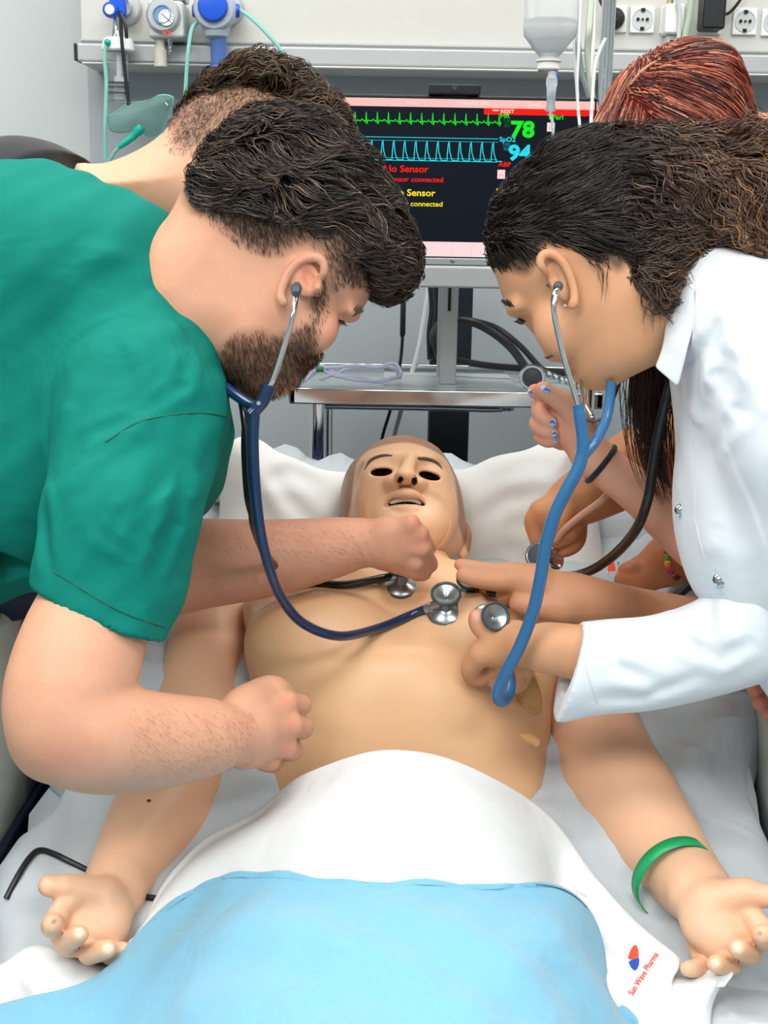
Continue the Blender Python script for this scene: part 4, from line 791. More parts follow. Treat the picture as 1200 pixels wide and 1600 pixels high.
# blue blanket, built row by row from its top hem to below the frame
top = [(-60, 1592, 1.125), (40, 1566, 1.15), (150, 1525, 1.18), (225, 1455, 1.205), (290, 1400, 1.22), (350, 1371, 1.21), (450, 1372, 1.17), (600, 1380, 1.145), (750, 1384, 1.16), (845, 1385, 1.19), (900, 1410, 1.21), (935, 1460, 1.21), (952, 1520, 1.19), (975, 1566, 1.175), (1030, 1610, 1.165)]
def mv(r, f): return [(a, b_, c) for a, b_, c in (f(*q) for q in r)]
r1 = mv(top, lambda x, y, d: (600+(x-600)*1.0, y+16+.02*(1380-y), d-.012))
r2 = [(-80, 1680, 1.05), (40, 1650, 1.08), (150, 1600, 1.12), (230, 1540, 1.13), (300, 1485, 1.12), (370, 1462, 1.10), (460, 1458, 1.075), (600, 1462, 1.055), (740, 1468, 1.06), (840, 1485, 1.08), (895, 1520, 1.10), (935, 1560, 1.12), (968, 1610, 1.13), (1010, 1650, 1.14), (1060, 1680, 1.15)]
r3 = [(-80, 1800, 1.05), (30, 1780, 1.04), (150, 1740, 1.03), (240, 1680, 1.03), (310, 1620, 1.01), (390, 1590, .99), (480, 1580, .97), (600, 1575, .965), (730, 1582, .97), (820, 1605, .98), (890, 1650, 1.0), (940, 1710, 1.02), (990, 1770, 1.03), (1060, 1800, 1.04), (1130, 1820, 1.05)]
def wd(x, y, z): return (x, y, z)
R4 = [P(*q) for q in r3]; R5 = [np.array([q[0]*1.05, q[1]-.22, q[2]+.0]) for q in R4]; R6 = [np.array([q[0]*1.0, .25-.02*abs(i-7)*0, max(.90, q[2]-.04)]) for i, q in enumerate(R4)]; R7 = [np.array([q[0]*.95, -.05, max(.89, q[2]-.08)]) for q in R4]
und = [toW(c3(x, y+14, d+.012)) for x, y, d in top]
def bf(A): return .0025*np.sin(A[..., 0]*48+A[..., 1]*22+2.5*np.sin(A[..., 1]*14))+.002*np.sin(A[..., 1]*70+A[..., 0]*25+3*np.sin(A[..., 0]*11))+.0015*np.sin(A[..., 0]*95-A[..., 1]*50)
bl = cloth('blanket', [und, [P(*q) for q in top], [P(*q) for q in r1], [P(*q) for q in r2], R4, R5, R6, R7], M_blanket, n=7, solid=.004, dispf=bf)
tag(bl, 'light blue blanket covering the manikin legs at front', 'blanket')
# white drape: visible between its scalloped upper hem and the blanket
dt = [(190, 1500, 1.22), (225, 1440, 1.25), (262, 1372, 1.29), (320, 1310, 1.34), (405, 1268, 1.345), (470, 1215, 1.32), (540, 1185, 1.30), (625, 1176, 1.285), (700, 1185, 1.295), (770, 1215, 1.31), (840, 1262, 1.335), (900, 1330, 1.32), (950, 1395, 1.265), (1000, 1450, 1.24), (1060, 1500, 1.215)]
d1 = mv(dt, lambda x, y, d: (x, y+14, d-.016))
d2 = [(165, 1520, 1.205), (205, 1470, 1.22), (250, 1415, 1.24), (320, 1345, 1.27), (400, 1300, 1.265), (470, 1270, 1.25), (540, 1255, 1.235), (625, 1250, 1.22), (700, 1258, 1.23), (770, 1285, 1.25), (835, 1330, 1.27), (880, 1390, 1.285), (930, 1450, 1.23), (985, 1500, 1.21), (1050, 1540, 1.19)]
d3 = [(140, 1570, 1.18), (190, 1530, 1.19), (245, 1470, 1.215), (320, 1415, 1.235), (390, 1390, 1.215), (460, 1380, 1.19), (540, 1375, 1.17), (625, 1372, 1.16), (700, 1378, 1.165), (770, 1392, 1.18), (840, 1420, 1.20), (900, 1455, 1.22), (960, 1510, 1.195), (1010, 1560, 1.18), (1070, 1590, 1.165)]
d4 = mv(r2, lambda x, y, d: (x, y+5, d+.02)); du = [toW(c3(x, y+26, d+.03)) for x, y, d in dt]
dr = cloth('drape', [du, [P(*q) for q in dt], [P(*q) for q in d1], [P(*q) for q in d2], [P(*q) for q in d3], [P(*q) for q in d4]], M_drape, n=7, solid=.002, dispf=lambda A: .0018*np.sin(A[..., 0]*42+3*np.sin(A[..., 1]*18)))
tag(dr, 'crisp white drape across the manikin waist above blue blanket', 'drape')
# loose white sheet lying to both sides of the legs
def sheetside(name, rows, lb, df=None, m=None, n=6): return tag(cloth(name, [[P(*q) for q in r] for r in rows], m or M_drape, n=n, solid=.002, dispf=df or (lambda A: .003*np.sin(A[..., 0]*38+A[..., 1]*30+2*np.sin(A[..., 1]*17)))), lb, 'sheet')
sheetside('loose_sheet', [[(-60, 1500, 1.205), (0, 1505, 1.21), (60, 1480, 1.23), (160, 1508, 1.225), (240, 1490, 1.23)], [(-60, 1530, 1.185), (20, 1530, 1.19), (60, 1530, 1.205), (150, 1535, 1.205), (240, 1520, 1.21)], [(-80, 1570, 1.155), (20, 1560, 1.165), (80, 1580, 1.18), (160, 1570, 1.185), (240, 1560, 1.185)], [(-80, 1680, 1.09), (20, 1680, 1.095), (80, 1680, 1.12), (160, 1660, 1.13), (240, 1650, 1.13)]],
    'white loose sheet under the manikin hand at lower left')
sheetside('loose_sheet', [[(900, 1390, 1.27), (985, 1440, 1.25), (1060, 1503, 1.235), (1128, 1514, 1.19), (1150, 1516, 1.19)], [(900, 1440, 1.24), (985, 1480, 1.23), (1055, 1525, 1.205), (1110, 1540, 1.18), (1128, 1545, 1.185)], [(900, 1500, 1.22), (980, 1530, 1.20), (1050, 1560, 1.18), (1090, 1580, 1.165), (1110, 1590, 1.17)], [(910, 1680, 1.12), (980, 1680, 1.12), (1030, 1680, 1.115), (1070, 1680, 1.11), (1100, 1690, 1.115)]],
    'white loose sheet with orange and blue logo at lower right')
# ---------------------------------------------------------------- people
M_hairbase = mat('hair_base', '120D0B', .95, spec=.05); M_redbase = mat('hair_base_red', '4E1C15', .9, spec=.05)
M_hair = mat('hair', attr=True, rough=.38, spec=.6, noise=.1, nscale=90)
def haircol(cols, ws=None, pos=None):
    L_ = np.array([lin(c) for c in cols])
    def fn(p, r):
        if pos is None: i = r.choice(len(L_), len(p), p=ws); C = L_[i]
        else: C = pos(p, r, L_)
        return C*(.75+.5*r.random((len(p), 1)))
    return fn
def toward(q, p, bias=(0, 0, 0)):                                # direction away from a centre point
    v = p-c3(*q); return v/(np.linalg.norm(v, axis=1)[:, None]+1e-6)+np.array(bias)
def ear(b, helix, fill, r_, rot, concha, cr_, crot, lift=14):
    f = b.front(fill[0], fill[1]); m_ = f/F
    b.ell((fill[0], fill[1], f-.002), (r_[0], r_[1], 9), k=6, rot=rot)
    b.curve([(x, y, f-(lift*m_)*(.35 if i in (0,) else 1), rr) for i, (x, y, rr) in enumerate(helix)], k=4)
    b.ell((concha[0], concha[1], f-.011), (cr_[0], cr_[1], 14), k=4, mode='s', rot=crot); return f
# ===== student in the green top
g_ = thing('person', 'person in green scrub top with dark wavy hair listening through navy stethoscope', 'person', (-.62, 1.05, 0))
SKG = 'D29C80'
HG = 1.33
b = Blob(.0019)
b.poly([(262, 345), (290, 310), (330, 262), (380, 222), (440, 205), (510, 222), (562, 268), (596, 330), (608, 385), (603, 420), (590, 446), (574, 470), (563, 487), (553, 497), (537, 504), (522, 520), (507, 543), (499, 560), (482, 573), (455, 590), (430, 610), (402, 622), (372, 616), (350, 598), (325, 590), (290, 590), (240, 560), (200, 480), (220, 400)], HG, 105, 108, smooth=3)
b.ell((430, 330, HG-.004), (135, 105, 116), k=40, rot=-18)
b.cone((395, 540, HG-.035), (440, 590, HG-.02), 32, 22, k=40)      # jaw
b.ell((550, 490, HG-.02), (10, 8, 26), k=22, rot=-40)            # brow ridge
b.ell((500, 520, HG-.045), (26, 34, 28), k=26, rot=-35)           # cheek
fe = ear(b, [(496, 440, 4), (507, 424, 5.5), (503, 407, 6), (488, 402, 6.5), (468, 408, 6.5), (452, 424, 6), (443, 443, 5.5), (438, 462, 5), (443, 474, 6)], (474, 434), (25, 33), 35, (484, 434), (13, 22), 25)
b.ell((497, 452, fe-.004), (9, 12, 12), k=6)
b.ell((541, 505, HG-.055), (9, 4, 14), k=3, mode='s', rot=-30)
HB = b
def pface(px, py, d, V, C):
    w_ = np.clip(pdist2(np.array(cyc([(285, 315), (330, 345), (380, 385), (430, 400), (470, 385), (500, 392), (512, 420), (515, 455), (535, 440), (560, 450), (600, 440), (640, 380), (560, 180), (400, 160), (290, 220)], 4)), px, py)/22+.35, 0, 1)[:, None]; C = C*(1-w_*.62)+np.array(lin('4A3A32'))*w_*.62
    w_ = np.clip(pdist2(np.array(cyc([(335, 560), (362, 520), (400, 510), (435, 520), (470, 505), (485, 470), (505, 430), (512, 455), (506, 500), (496, 530), (502, 565), (480, 592), (430, 630), (370, 640), (340, 610)], 4)), px, py)/16+.3, 0, 1)[:, None]; return C*(1-w_*.5)+np.array(lin('6A4A3A'))*w_*.5
headg = (b, SKG, [((474, 434, fe), (45, 50, 60), 'D8886E', .9, .6), ((520, 520, HG-.07), (50, 40, 90), 'D68E74', .9, .5), pface, ((540, 504, HG-.05), (14, 5, 60), '2A1812', .5)])
SL = Blob(.0026)     # near arm
SL.curve([(190, 800, 1.22, 62), (168, 900, 1.195, 70), (150, 950, 1.185, 80), (128, 1010, 1.165, 90), (108, 1080, 1.15, 93), (104, 1128, 1.145, 86)], k=16).curve([(108, 1130, 1.145, 86), (160, 1152, 1.15, 76), (225, 1158, 1.175, 67), (290, 1154, 1.20, 55), (345, 1150, 1.225, 45)], k=24)
SL.ell((72, 1165, 1.15), (44, 46, 46), k=30)
tf = TOR.front(440, 1130); zf = min(tf-.03, 1.32)
fist(SL, (345, 1150, 1.225, 47), [(447, 1098, zf-.035), (455, 1132, zf-.037), (445, 1165, zf-.03), (420, 1186, zf-.02)], [(24, 4, .028), (18, 6, .032), (12, 8, .032), (8, 6, .03)], [(-14, 6, .02), (-22, 4, .02), (-20, 2, .02), (-18, 0, .018)], r=17, k=12)
SL.curve([(375, 1110, 1.25, 32), (410, 1088, zf-.03, 24), (428, 1080, zf-.02, 17), (442, 1086, zf-.005, 14)], k=14)
parm = [((447, 1098, zf-.05), (22, 18, 40), 'DE8F78', .9, .7), ((455, 1132, zf-.05), (20, 18, 40), 'DE8F78', .9, .7), ((445, 1168, zf-.04), (20, 22, 40), 'D98672', .9, .7), ((120, 1065, 1.06), (6, 6, 60), 'E0604E', .8, .8), ((100, 1180, 1.10), (110, 60, 100), 'CB8069', .9, .5)]
FA = Blob(.0026)     # far arm
tf2 = TOR.front(640, 925); zz = tf2-.05
FA.curve([(150, 850, 1.50, 75), (240, 885, 1.48, 72), (320, 880, 1.46, 64), (400, 874, 1.45, 56), (480, 863, 1.455, 47), (560, 848, 1.465, 36)], k=16)
fist(FA, (565, 848, 1.465, 38), [(642, 818, 1.44), (656, 834, 1.445), (660, 856, 1.45), (650, 878, 1.46)], [(10, 18, .035), (12, 22, .035), (12, 26, .03), (14, 20, .025)], [(-4, 8, .02), (-6, 6, .02), (-12, 4, .02), (-16, 2, .02)], r=13, k=10)
FA.cone((600, 870, 1.47), (645, 892, 1.47), 20, 13, k=12)
pf = [((645, 815, 1.44), (22, 16, 40), 'D98C78', .9, .7), ((660, 845, 1.44), (18, 30, 40), 'D98C78', .9, .7)]
TB = Blob(.006); TB.cone((235, 450, 1.40), (60, 640, 1.42), 48, 110, k=40).cone((60, 640, 1.42), (-180, 800, 1.42), 115, 125, k=60).cone((140, 600, 1.39), (190, 800, 1.24), 55, 52, k=30).cone((60, 700, 1.48), (170, 860, 1.50), 70, 62, k=40)
body = join_blobs('body', [headg, (SL, SKG, parm), (FA, 'CE957A', pf), (TB, SKG, [])], M_skin, g_)
# scrub top
M_scrub = mat('scrub_green', '017468', .8, bump=.18, bscale=1300, wave=.4, wscale=10, spec=.2)
b = Blob(.0032)
b.poly([(-330, 300), (-100, 272), (0, 261), (80, 263), (140, 278), (200, 304), (266, 338), (292, 385), (309, 435), (316, 490), (328, 555), (346, 605), (362, 645), (360, 700), (320, 800), (200, 880), (60, 925), (-80, 980), (-330, 1000)], 1.37, 190, 175, tilt=(.0, .0), smooth=3)
b.cone((215, 640, 1.27), (185, 800, 1.205), 135, 112, k=60).cone((185, 800, 1.205), (150, 985, 1.18), 116, 108, k=20)
b.cone((262, 640, 1.25), (225, 920, 1.20), 92, 62, k=30)
b.cone((120, 420, 1.33), (250, 560, 1.30), 110, 80, k=60)
b.disp(folds([[(310, 520, 1.22), (280, 600, 1.18), (190, 655, 1.14), (110, 680, 1.14)], [(300, 660, 1.17), (210, 660, 1.13), (110, 720, 1.12)], [(200, 400, 1.2), (240, 480, 1.2), (300, 560, 1.22)], [(150, 420, 1.2), (200, 520, 1.17), (230, 600, 1.15)],
  [(250, 740, 1.12), (180, 800, 1.10), (150, 880, 1.10)], [(300, 720, 1.17), (270, 820, 1.15), (240, 900, 1.14)], [(120, 760, 1.12), (110, 830, 1.1), (95, 900, 1.1)], [(60, 560, 1.16), (80, 640, 1.14), (60, 740, 1.14)], [(30, 700, 1.16), (60, 800, 1.14), (80, 900, 1.14)], [(340, 640, 1.2), (300, 760, 1.15), (180, 860, 1.1)],
  [(240, 340, 1.25), (180, 380, 1.2), (100, 380, 1.2)], [(130, 820, 1.1), (200, 870, 1.1), (250, 960, 1.12)]], 10, 11)); b.disp(ripple(.0034, 15, 3)); b.disp(ripple(.0018, 36, 4))
# hollow sleeve end and neck opening
b.cone((160, 950, 1.184), (140, 1030, 1.178), 88, 88, k=2, mode='s').cone((220, 950, 1.198), (208, 1010, 1.198), 36, 36, k=8, mode='s')
b.cut((161, 962, 1.18), (-.40, -.90, 0), box=220, k=1)
b.cone((330, 400, 1.34), (420, 420, 1.34), 84, 100, k=2, mode='s').cone((300, 520, 1.33), (420, 470, 1.33), 40, 100, k=10, mode='s')
top = b.build('scrub_top', M_scrub, g_, smooth=2)
# stitched seams: sleeve hem and armhole
def onsurf(b, pts, lift=.0006):
    out = []
    for x, y in pts:
        f = b.front(x, y)
        if f is not None: out.append(P(x, y, f-lift))
    return out
M_seam = mat('scrub_seam', '0A6152', .8)
for pts in (list(map(tuple, spline([(85, 893), (120, 915), (160, 940), (205, 962), (258, 980)], 6))), list(map(tuple, spline([(362, 652), (320, 645), (270, 648), (215, 660), (165, 690)], 6)))):
    q = onsurf(b, pts)
    if len(q) > 3: MB().tube(np.array(q), .0011, n=6).build('seam', M_seam, top)
# undershirt glimpsed below the sleeve
MB().tube(spline([P(-160, 930, 1.44), P(-40, 935, 1.44), P(40, 925, 1.44), P(75, 905, 1.44)], 5), [.03]*15+[.02], n=16).build('undershirt_hem', M_navy, g_)
# trousers and shoes out of the frame
def legs(root, x, y, m, sx=1, hip=None, zt=.95):
    hip = hip if hip is not None else np.array([x, y, zt]); b_ = MB()
    for s_ in (-1, 1):
        MB().tube(spline([hip+[0, s_*.09, .0], (x-.02*sx, y+s_*.11, .5), (x-.04*sx, y+s_*.12, .09)], 6), np.linspace(.095, .055, 13), n=16).build('trouser_leg', m, root)
        MB().tube(spline([(x-.09*sx, y+s_*.12, .045), (x, y+s_*.12, .05), (x+.12*sx, y+s_*.12, .035), (x+.16*sx, y+s_*.12, .03)], 4), [.035, .042, .045, .045, .045, .045, .043, .04, .04, .038, .034, .03, .015], n=14).build('shoe', M_black, root)
    return root
hipg = toW(c3(-260, 830, 1.40)); hipg[2] = max(hipg[2]-.05, .95)
MB().tube(spline([P(-150, 700, 1.40), P(-290, 830, 1.42), np.array([-.72, 1.08, .95]), np.array([-.72, 1.08, .85])], 5), .13, n=20).build('trouser_waist', M_scrub, g_)
legs(g_, -.72, 1.08, M_scrub, 1, np.array([-.72, 1.08, .86]))
# hair
hb = Blob(.0026)
hb.poly([(303, 300), (316, 262), (335, 228), (368, 198), (420, 178), (475, 176), (522, 196), (562, 232), (598, 275), (622, 322), (640, 368), (642, 408), (632, 436), (605, 455), (588, 455), (575, 440), (548, 436), (530, 414), (515, 386), (490, 364), (450, 350), (400, 338), (352, 330), (322, 318)], HG, 100, 122, smooth=3)
hb.ell((430, 322, HG-.004), (146, 120, 136), k=30, rot=-18).ell((620, 400, HG), (24, 48, 60), k=20, rot=-20).clip([(300, 300), (312, 258), (333, 225), (368, 195), (420, 175), (475, 172), (522, 192), (562, 228), (600, 272), (624, 320), (644, 368), (648, 408), (636, 440), (608, 458), (588, 457), (575, 442), (548, 438), (530, 416), (515, 388), (490, 366), (450, 352), (400, 340), (352, 331), (322, 320)], HG-.05)
hb.disp(ripple(.0035, 45, 2)); hb.disp(ripple(.002, 90, 6)); hobj = hb.build('hair', M_hairbase, g_, smooth=1)
rt = pick(hb, 11000, lambda px, py, d, V: (d < HG+.06), 3)
fl = lambda p: toward((330, 262, HG+.03), p, (.35, -.12, .1))
hair('hair_strands', hb, rt, fl, .050, M_hair, hobj, seg=10, wid=.0006, lift=.007, clump=.55, curl=.38, cfreq=110, seed=4, cn=70, col=haircol(['1C1512', '372A23', '5C4A3D', '8C7460'], [.38, .34, .20, .08]))
def skinhair(name, blob, poly, n, L, wid, cols, ws, flow, parent, seed=5, seg=4, lift=.003, soft=14):
    pc = np.array(cyc(poly, 4)); rr = np.random.default_rng(seed)
    r_ = pick(blob, n*2, lambda px, py, d, V: (pdist2(pc, px, py) > -2) & (d < HG+.5), seed); px = 600+r_[:, 0]/-r_[:, 2]*F; py = 800-r_[:, 1]/-r_[:, 2]*F; s_ = pdist2(pc, px, py); r_ = r_[rr.random(len(r_)) < np.clip(s_/soft+.15, 0, 1)]
    return hair(name, blob, r_, flow, L, M_hair, parent, seg=seg, wid=wid, lift=lift, clump=.3, seed=seed, col=haircol(cols, ws))
skinhair('fade', HB, [(290, 300), (330, 345), (380, 388), (430, 398), (470, 380), (500, 388), (514, 415), (516, 460), (535, 445), (560, 448), (590, 430), (540, 330), (400, 300), (320, 250)], 8000, .005, .00024, ['2A1E19', '4A382E'], [.6, .4], lambda p: np.tile([.35, -.9, 0.1], (len(p), 1)), hobj, 6, soft=40)
skinhair('beard', HB, [(338, 560), (362, 522), (400, 512), (435, 520), (468, 505), (484, 470), (503, 430), (513, 450), (508, 500), (498, 530), (503, 562), (480, 590), (430, 628), (370, 636), (342, 605)], 5200, .0065, .00028, ['3A261C', '5A3C2A', '7E583E'], [.35, .4, .25], lambda p: np.tile([.1, -1, 0.1], (len(p), 1)), g_, 7, soft=26, lift=.004)
skinhair('eyebrow', HB, [(549, 482), (560, 480), (562, 490), (556, 496), (548, 493)], 130, .006, .00028, ['120C0A'], [1.], lambda p: np.tile([.6, .6, 0], (len(p), 1)), g_, 8, soft=3)
m = MB()
for k in range(9): m.tube([P(529+k*1.0, 499+k*.3, (HB.front(527, 499) or HG)), P(530+k*1.2, 504+k*.3, (HB.front(527, 499) or HG)-.003), P(534+k*1.3, 508+k*.3, (HB.front(527, 499) or HG)-.005)], [.0004, .0003, .0001], n=4)
m.build('eyelashes', M_hair if False else M_black, g_)
def hairy(name, blob, poly, n, L, flow, parent, seed, cols=('7A5440', '8A6450')): return skinhair(name, blob, poly, n, L, .00008, list(cols), [.5, .5], flow, parent, seed, seg=4, lift=.002, soft=30)
hairy('arm_hair', SL, [(200, 1110), (260, 1105), (345, 1105), (400, 1120), (400, 1190), (300, 1210), (200, 1215)], 1100, .006, lambda p: np.tile([.8, -.45, .1], (len(p), 1)), g_, 11)
hairy('arm_hair', FA, [(330, 825), (560, 820), (560, 880), (330, 935)], 1300, .006, lambda p: np.tile([.8, -.45, .1], (len(p), 1)), g_, 12)
# ===== student behind, in black
h_ = thing('person', 'person in black top with brown cropped hair bending behind the green clad student', 'person', (-.70, 1.55, 0))
HK = 1.55
b = Blob(.0026)
b.poly([(90, 330), (118, 275), (128, 259), (168, 259), (218, 240), (258, 212), (285, 175), (325, 138), (385, 114), (445, 120), (500, 155), (530, 210), (535, 290), (500, 370), (440, 430), (360, 430), (300, 400), (200, 370)], HK, 100, 105, smooth=3)
b.cone((360, 440, HK), (400, 470, HK), 50, 30, k=40)
b.ell((328, 280, HK-.07), (14, 24, 16), k=8, rot=-25).ell((330, 280, HK-.088), (7, 15, 10), k=5, rot=-25, mode='s')
def pk(px, py, d, V, C):
    w_ = np.clip(pdist2(np.array(cyc([(270, 215), (290, 235), (330, 238), (360, 200), (540, 240), (540, 100), (380, 80), (280, 140)], 4)), px, py)/26+.3, 0, 1)[:, None]; return C*(1-w_*.5)+np.array(lin('6A5248'))*w_*.5
nm_ = [((297+600-600, 264, HK-.07), (2.6, 2.6, 60), '6A4038', .4)]
TB2 = Blob(.006); TB2.cone((120, 350, HK+.05), (-60, 420, HK+.08), 80, 150, k=50).cone((-60, 420, HK+.08), (-260, 700, HK+.1), 150, 160, k=40).cone((-80, 460, HK), (-160, 800, HK-.03), 70, 50, k=20)
AK = Blob(.003); AK.curve([(-160, 800, HK-.03, 50), (-190, 960, HK-.08, 46), (-60, 1000, HK-.08, 44), (20, 995, HK-.06, 36), (60, 990, HK-.05, 32)], k=14)
fist(AK, (60, 990, HK-.05, 32), [(100, 970, 1.50), (106, 985, 1.5), (106, 1000, 1.5), (100, 1015, 1.5)], (10, 8, .03), (-10, 4, .02), r=11)
join_blobs('body', [(b, 'D8A488', [((326, 280, HK-.08), (22, 34, 60), 'E0604E', .9, .9), pk]+nm_), (AK, 'B0704F', []), (TB2, SKG, [])], M_skin, h_); KB = b
b = Blob(.004); b.poly([(-330, 300), (-100, 240), (0, 220), (45, 217), (90, 226), (125, 243), (150, 259), (128, 263), (122, 282), (115, 320), (60, 420), (-60, 600), (-330, 700)], HK+.07, 130, 150, smooth=3); b.cone((-90, 470, HK), (-165, 800, HK-.03), 85, 70, k=30)
b.disp(ripple(.002, 16, 9)); b.build('black_top', mat('black_cloth', '191B20', .85, bump=.15, bscale=1200, sheen=.2), h_)
MB().tube(spline([P(-200, 560, HK+.08), P(-300, 700, HK+.1), np.array([-.78, 1.56, .95]), np.array([-.78, 1.56, .85])], 5), .125, n=20).build('trouser_waist', M_navy, h_)
legs(h_, -.78, 1.56, M_navy, 1, np.array([-.78, 1.56, .86]))
hb = Blob(.003); hb.poly([(272, 222), (283, 188), (305, 155), (335, 124), (388, 100), (445, 104), (495, 132), (530, 170), (545, 215), (540, 260), (480, 250), (400, 205), (340, 188), (300, 180)], HK, 90, 118, smooth=3)
hb.disp(ripple(.0035, 50, 12)); ho = hb.build('hair', M_hairbase, h_, smooth=1)
rt = pick(hb, 4500, lambda px, py, d, V: (d < HK+.06), 3)
hair('hair_strands', hb, rt, lambda p: toward((290, 190, HK+.03), p, (.3, .0, .1)), .032, M_hair, ho, seg=7, wid=.0007, lift=.008, clump=.9, curl=.4, cfreq=150, seed=14, cn=80, col=haircol(['2C201A', '483527', '70553F', '967658'], [.35, .33, .22, .10]))
skinhair('fade', KB, [(262, 225), (285, 240), (330, 240), (360, 200), (500, 240), (480, 150), (380, 110), (290, 150)], 9000, .0045, .0002, ['4A382E', '66503F'], [.6, .4], lambda p: np.tile([-.2, -.9, 0.1], (len(p), 1)), ho, 16, soft=40)
# ===== student in the white coat
wc_ = thing('person', 'person in white snap coat with curly dark hair gathered back listening through blue stethoscope', 'person', (.66, 1.15, 0))
HW_ = 1.30; SKW = 'D09A74'
b = Blob(.0019)
b.poly([(780, 440), (770, 390), (778, 330), (812, 282), (860, 248), (930, 240), (1000, 262), (1045, 310), (1075, 380), (1110, 440), (1110, 520), (1060, 545), (1030, 546), (1008, 552), (992, 556), (978, 580), (958, 603), (940, 610), (922, 606), (906, 597), (898, 591), (893, 584), (886, 577), (882, 569), (874, 565), (866, 565), (857, 561), (849, 547), (838, 526), (826, 511), (813, 499), (797, 481), (786, 462)], HW_, 100, 104, smooth=3)
b.ell((915, 365, HW_), (130, 110, 114), k=40, rot=15)
b.cone((930, 570, HW_-.02), (985, 540, HW_-.035), 26, 34, k=36)
b.ell((868, 520, HW_-.04), (30, 40, 28), k=30, rot=25)
b.ell((803, 482, HW_-.015), (10, 8, 24), k=22, rot=40)
b.ell((855, 556, HW_-.022), (7, 5, 8), k=4).ell((858, 558, HW_-.034), (5, 3, 6), k=2, mode='s', rot=20)
b.cone((990, 480, HW_-.02), (1080, 480, HW_-.02), 75, 75, k=60)
b.ell((816, 500, HW_-.052), (9, 4, 12), k=3, mode='s', rot=-25)
fe = ear(b, [(858, 430, 4), (847, 418, 5), (844, 405, 5.5), (853, 396, 6), (868, 399, 6), (881, 412, 6), (891, 432, 6), (897, 455, 5.5), (897, 472, 6), (892, 478, 5)], (873, 434), (17, 40), 20 if False else 22, (868, 432), (9, 22), 20, lift=18)
CB = b
def pw(px, py, d, V, C):
    w_ = np.clip(pdist2(np.array(cyc([(775, 410), (800, 425), (828, 428), (845, 390), (890, 375), (930, 390), (965, 425), (1000, 400), (1080, 430), (1090, 250), (900, 200), (760, 300)], 4)), px, py)/14+.4, 0, 1)[:, None]; return C*(1-w_*.8)+np.array(lin('2A1D18'))*w_*.8
headw = (b, SKW, [((868, 520, HW_-.08), (40, 50, 80), 'D08468', .9, .5), ((870, 400, fe-.02), (30, 14, 40), 'DE9A70', .9, .7), ((858, 559, HW_-.03), (7, 4, 40), '3A1810', .6), ((893, 582, HW_-.03), (12, 9, 60), 'A85348', .8, .8), ((816, 500, HW_-.05), (11, 4, 60), '2A1812', .5), pw])
NA = Blob(.0022)     # near forearm and hand
cf = TOR.front(780, 1010); cz = (cf or 1.42)-.03
NA.curve([(1000, 1035, 1.275, 50), (930, 1025, 1.28, 42), (880, 1015, 1.295, 36), (848, 1012, 1.305, 33)], k=12)
NA.cone((848, 1012, 1.305), (800, 1010, cz-.035), 32, 34, k=16, flat=.75, fd=(0, 0, 1)).cone((800, 1010, cz-.035), (752, 1022, cz-.03), 34, 21, k=14)
NA.cone((810, 995, cz-.03), (768, 990, cz-.03), 24, 19, k=14).curve([(768, 990, cz-.03, 17), (750, 978, cz-.03, 14), (745, 964, cz-.03, 12.5)], k=5)
NA.curve([(752, 1022, cz-.03, 17), (736, 1042, cz-.02, 14.5), (738, 1055, cz-.01, 13), (752, 1060, cz-.008, 12)], k=5)
NA.curve([(785, 1035, cz-.02, 17), (766, 1050, cz-.005, 14), (772, 1062, cz-.002, 12.5), (788, 1058, cz-.006, 11)], k=4)
NA.curve([(808, 1040, cz-.01, 17), (792, 1060, cz+.0, 14), (798, 1070, cz, 12), (812, 1060, cz-.005, 10)], k=4)
NA.curve([(825, 1035, cz-.01, 15), (818, 1056, cz+.005, 12), (812, 1070, cz+.005, 10), (806, 1074, cz, 9)], k=4)
pn_ = [((745, 962, cz-.04), (10, 10, 22), 'E0A894', .5), ((748, 1060, cz-.01), (16, 10, 40), 'D87860', .9, .7), ((785, 1060, cz), (30, 14, 50), 'D07860', .9, .5)]
UA = Blob(.006); UA.cone((1090, 480, HW_+.01), (1260, 560, 1.33), 50, 110, k=40).cone((1260, 560, 1.33), (1500, 760, 1.38), 140, 150, k=50).cone((1260, 560, 1.27), (1290, 900, 1.25), 60, 45, k=30).cone((1290, 900, 1.25), (1000, 1037, 1.275), 40, 32, k=10).cone((1290, 620, 1.40), (1210, 920, 1.42), 50, 42, k=20)
# far arm with painted nails and a hair tie
A_ = Blob(.0022); DA = 1.42
A_.curve([(1200, 925, 1.42, 50), (1095, 850, 1.42, 44), (1040, 805, 1.42, 36), (1000, 771, 1.42, 32), (950, 733, 1.42, 29.5), (925, 712, 1.42, 29)], k=8)
A_.cone((922, 710, DA), (900, 672, DA), 31, 33, k=12, flat=.75, fd=(.3, 0, 1)).cone((900, 672, DA), (882, 652, DA), 32, 24, k=10)
A_.curve([(905, 655, DA-.01, 24), (888, 634, DA-.015, 18), (868, 622, DA-.018, 13.5), (852, 611, DA-.02, 11), (846, 608, DA-.02, 9)], k=6)         # thumb
A_.curve([(882, 645, DA+.015, 17), (868, 628, DA+.012, 14), (850, 615, DA+.004, 12), (834, 611, DA-.002, 10.5)], k=4)       # index
A_.curve([(872, 660, DA+.01, 16), (850, 636, DA+.006, 14), (843, 642, DA-.004, 12.5), (852, 656, DA-.012, 12), (862, 660, DA-.014, 10)], k=3)
A_.curve([(872, 675, DA+.012, 15), (845, 660, DA+.010, 13), (840, 664, DA, 12), (852, 674, DA-.01, 11), (864, 677, DA-.012, 9.5)], k=3)
A_.curve([(878, 690, DA+.014, 14), (853, 680, DA+.012, 12), (845, 682, DA+.004, 11), (856, 689, DA-.006, 10), (866, 688, DA-.008, 8.5)], k=3)
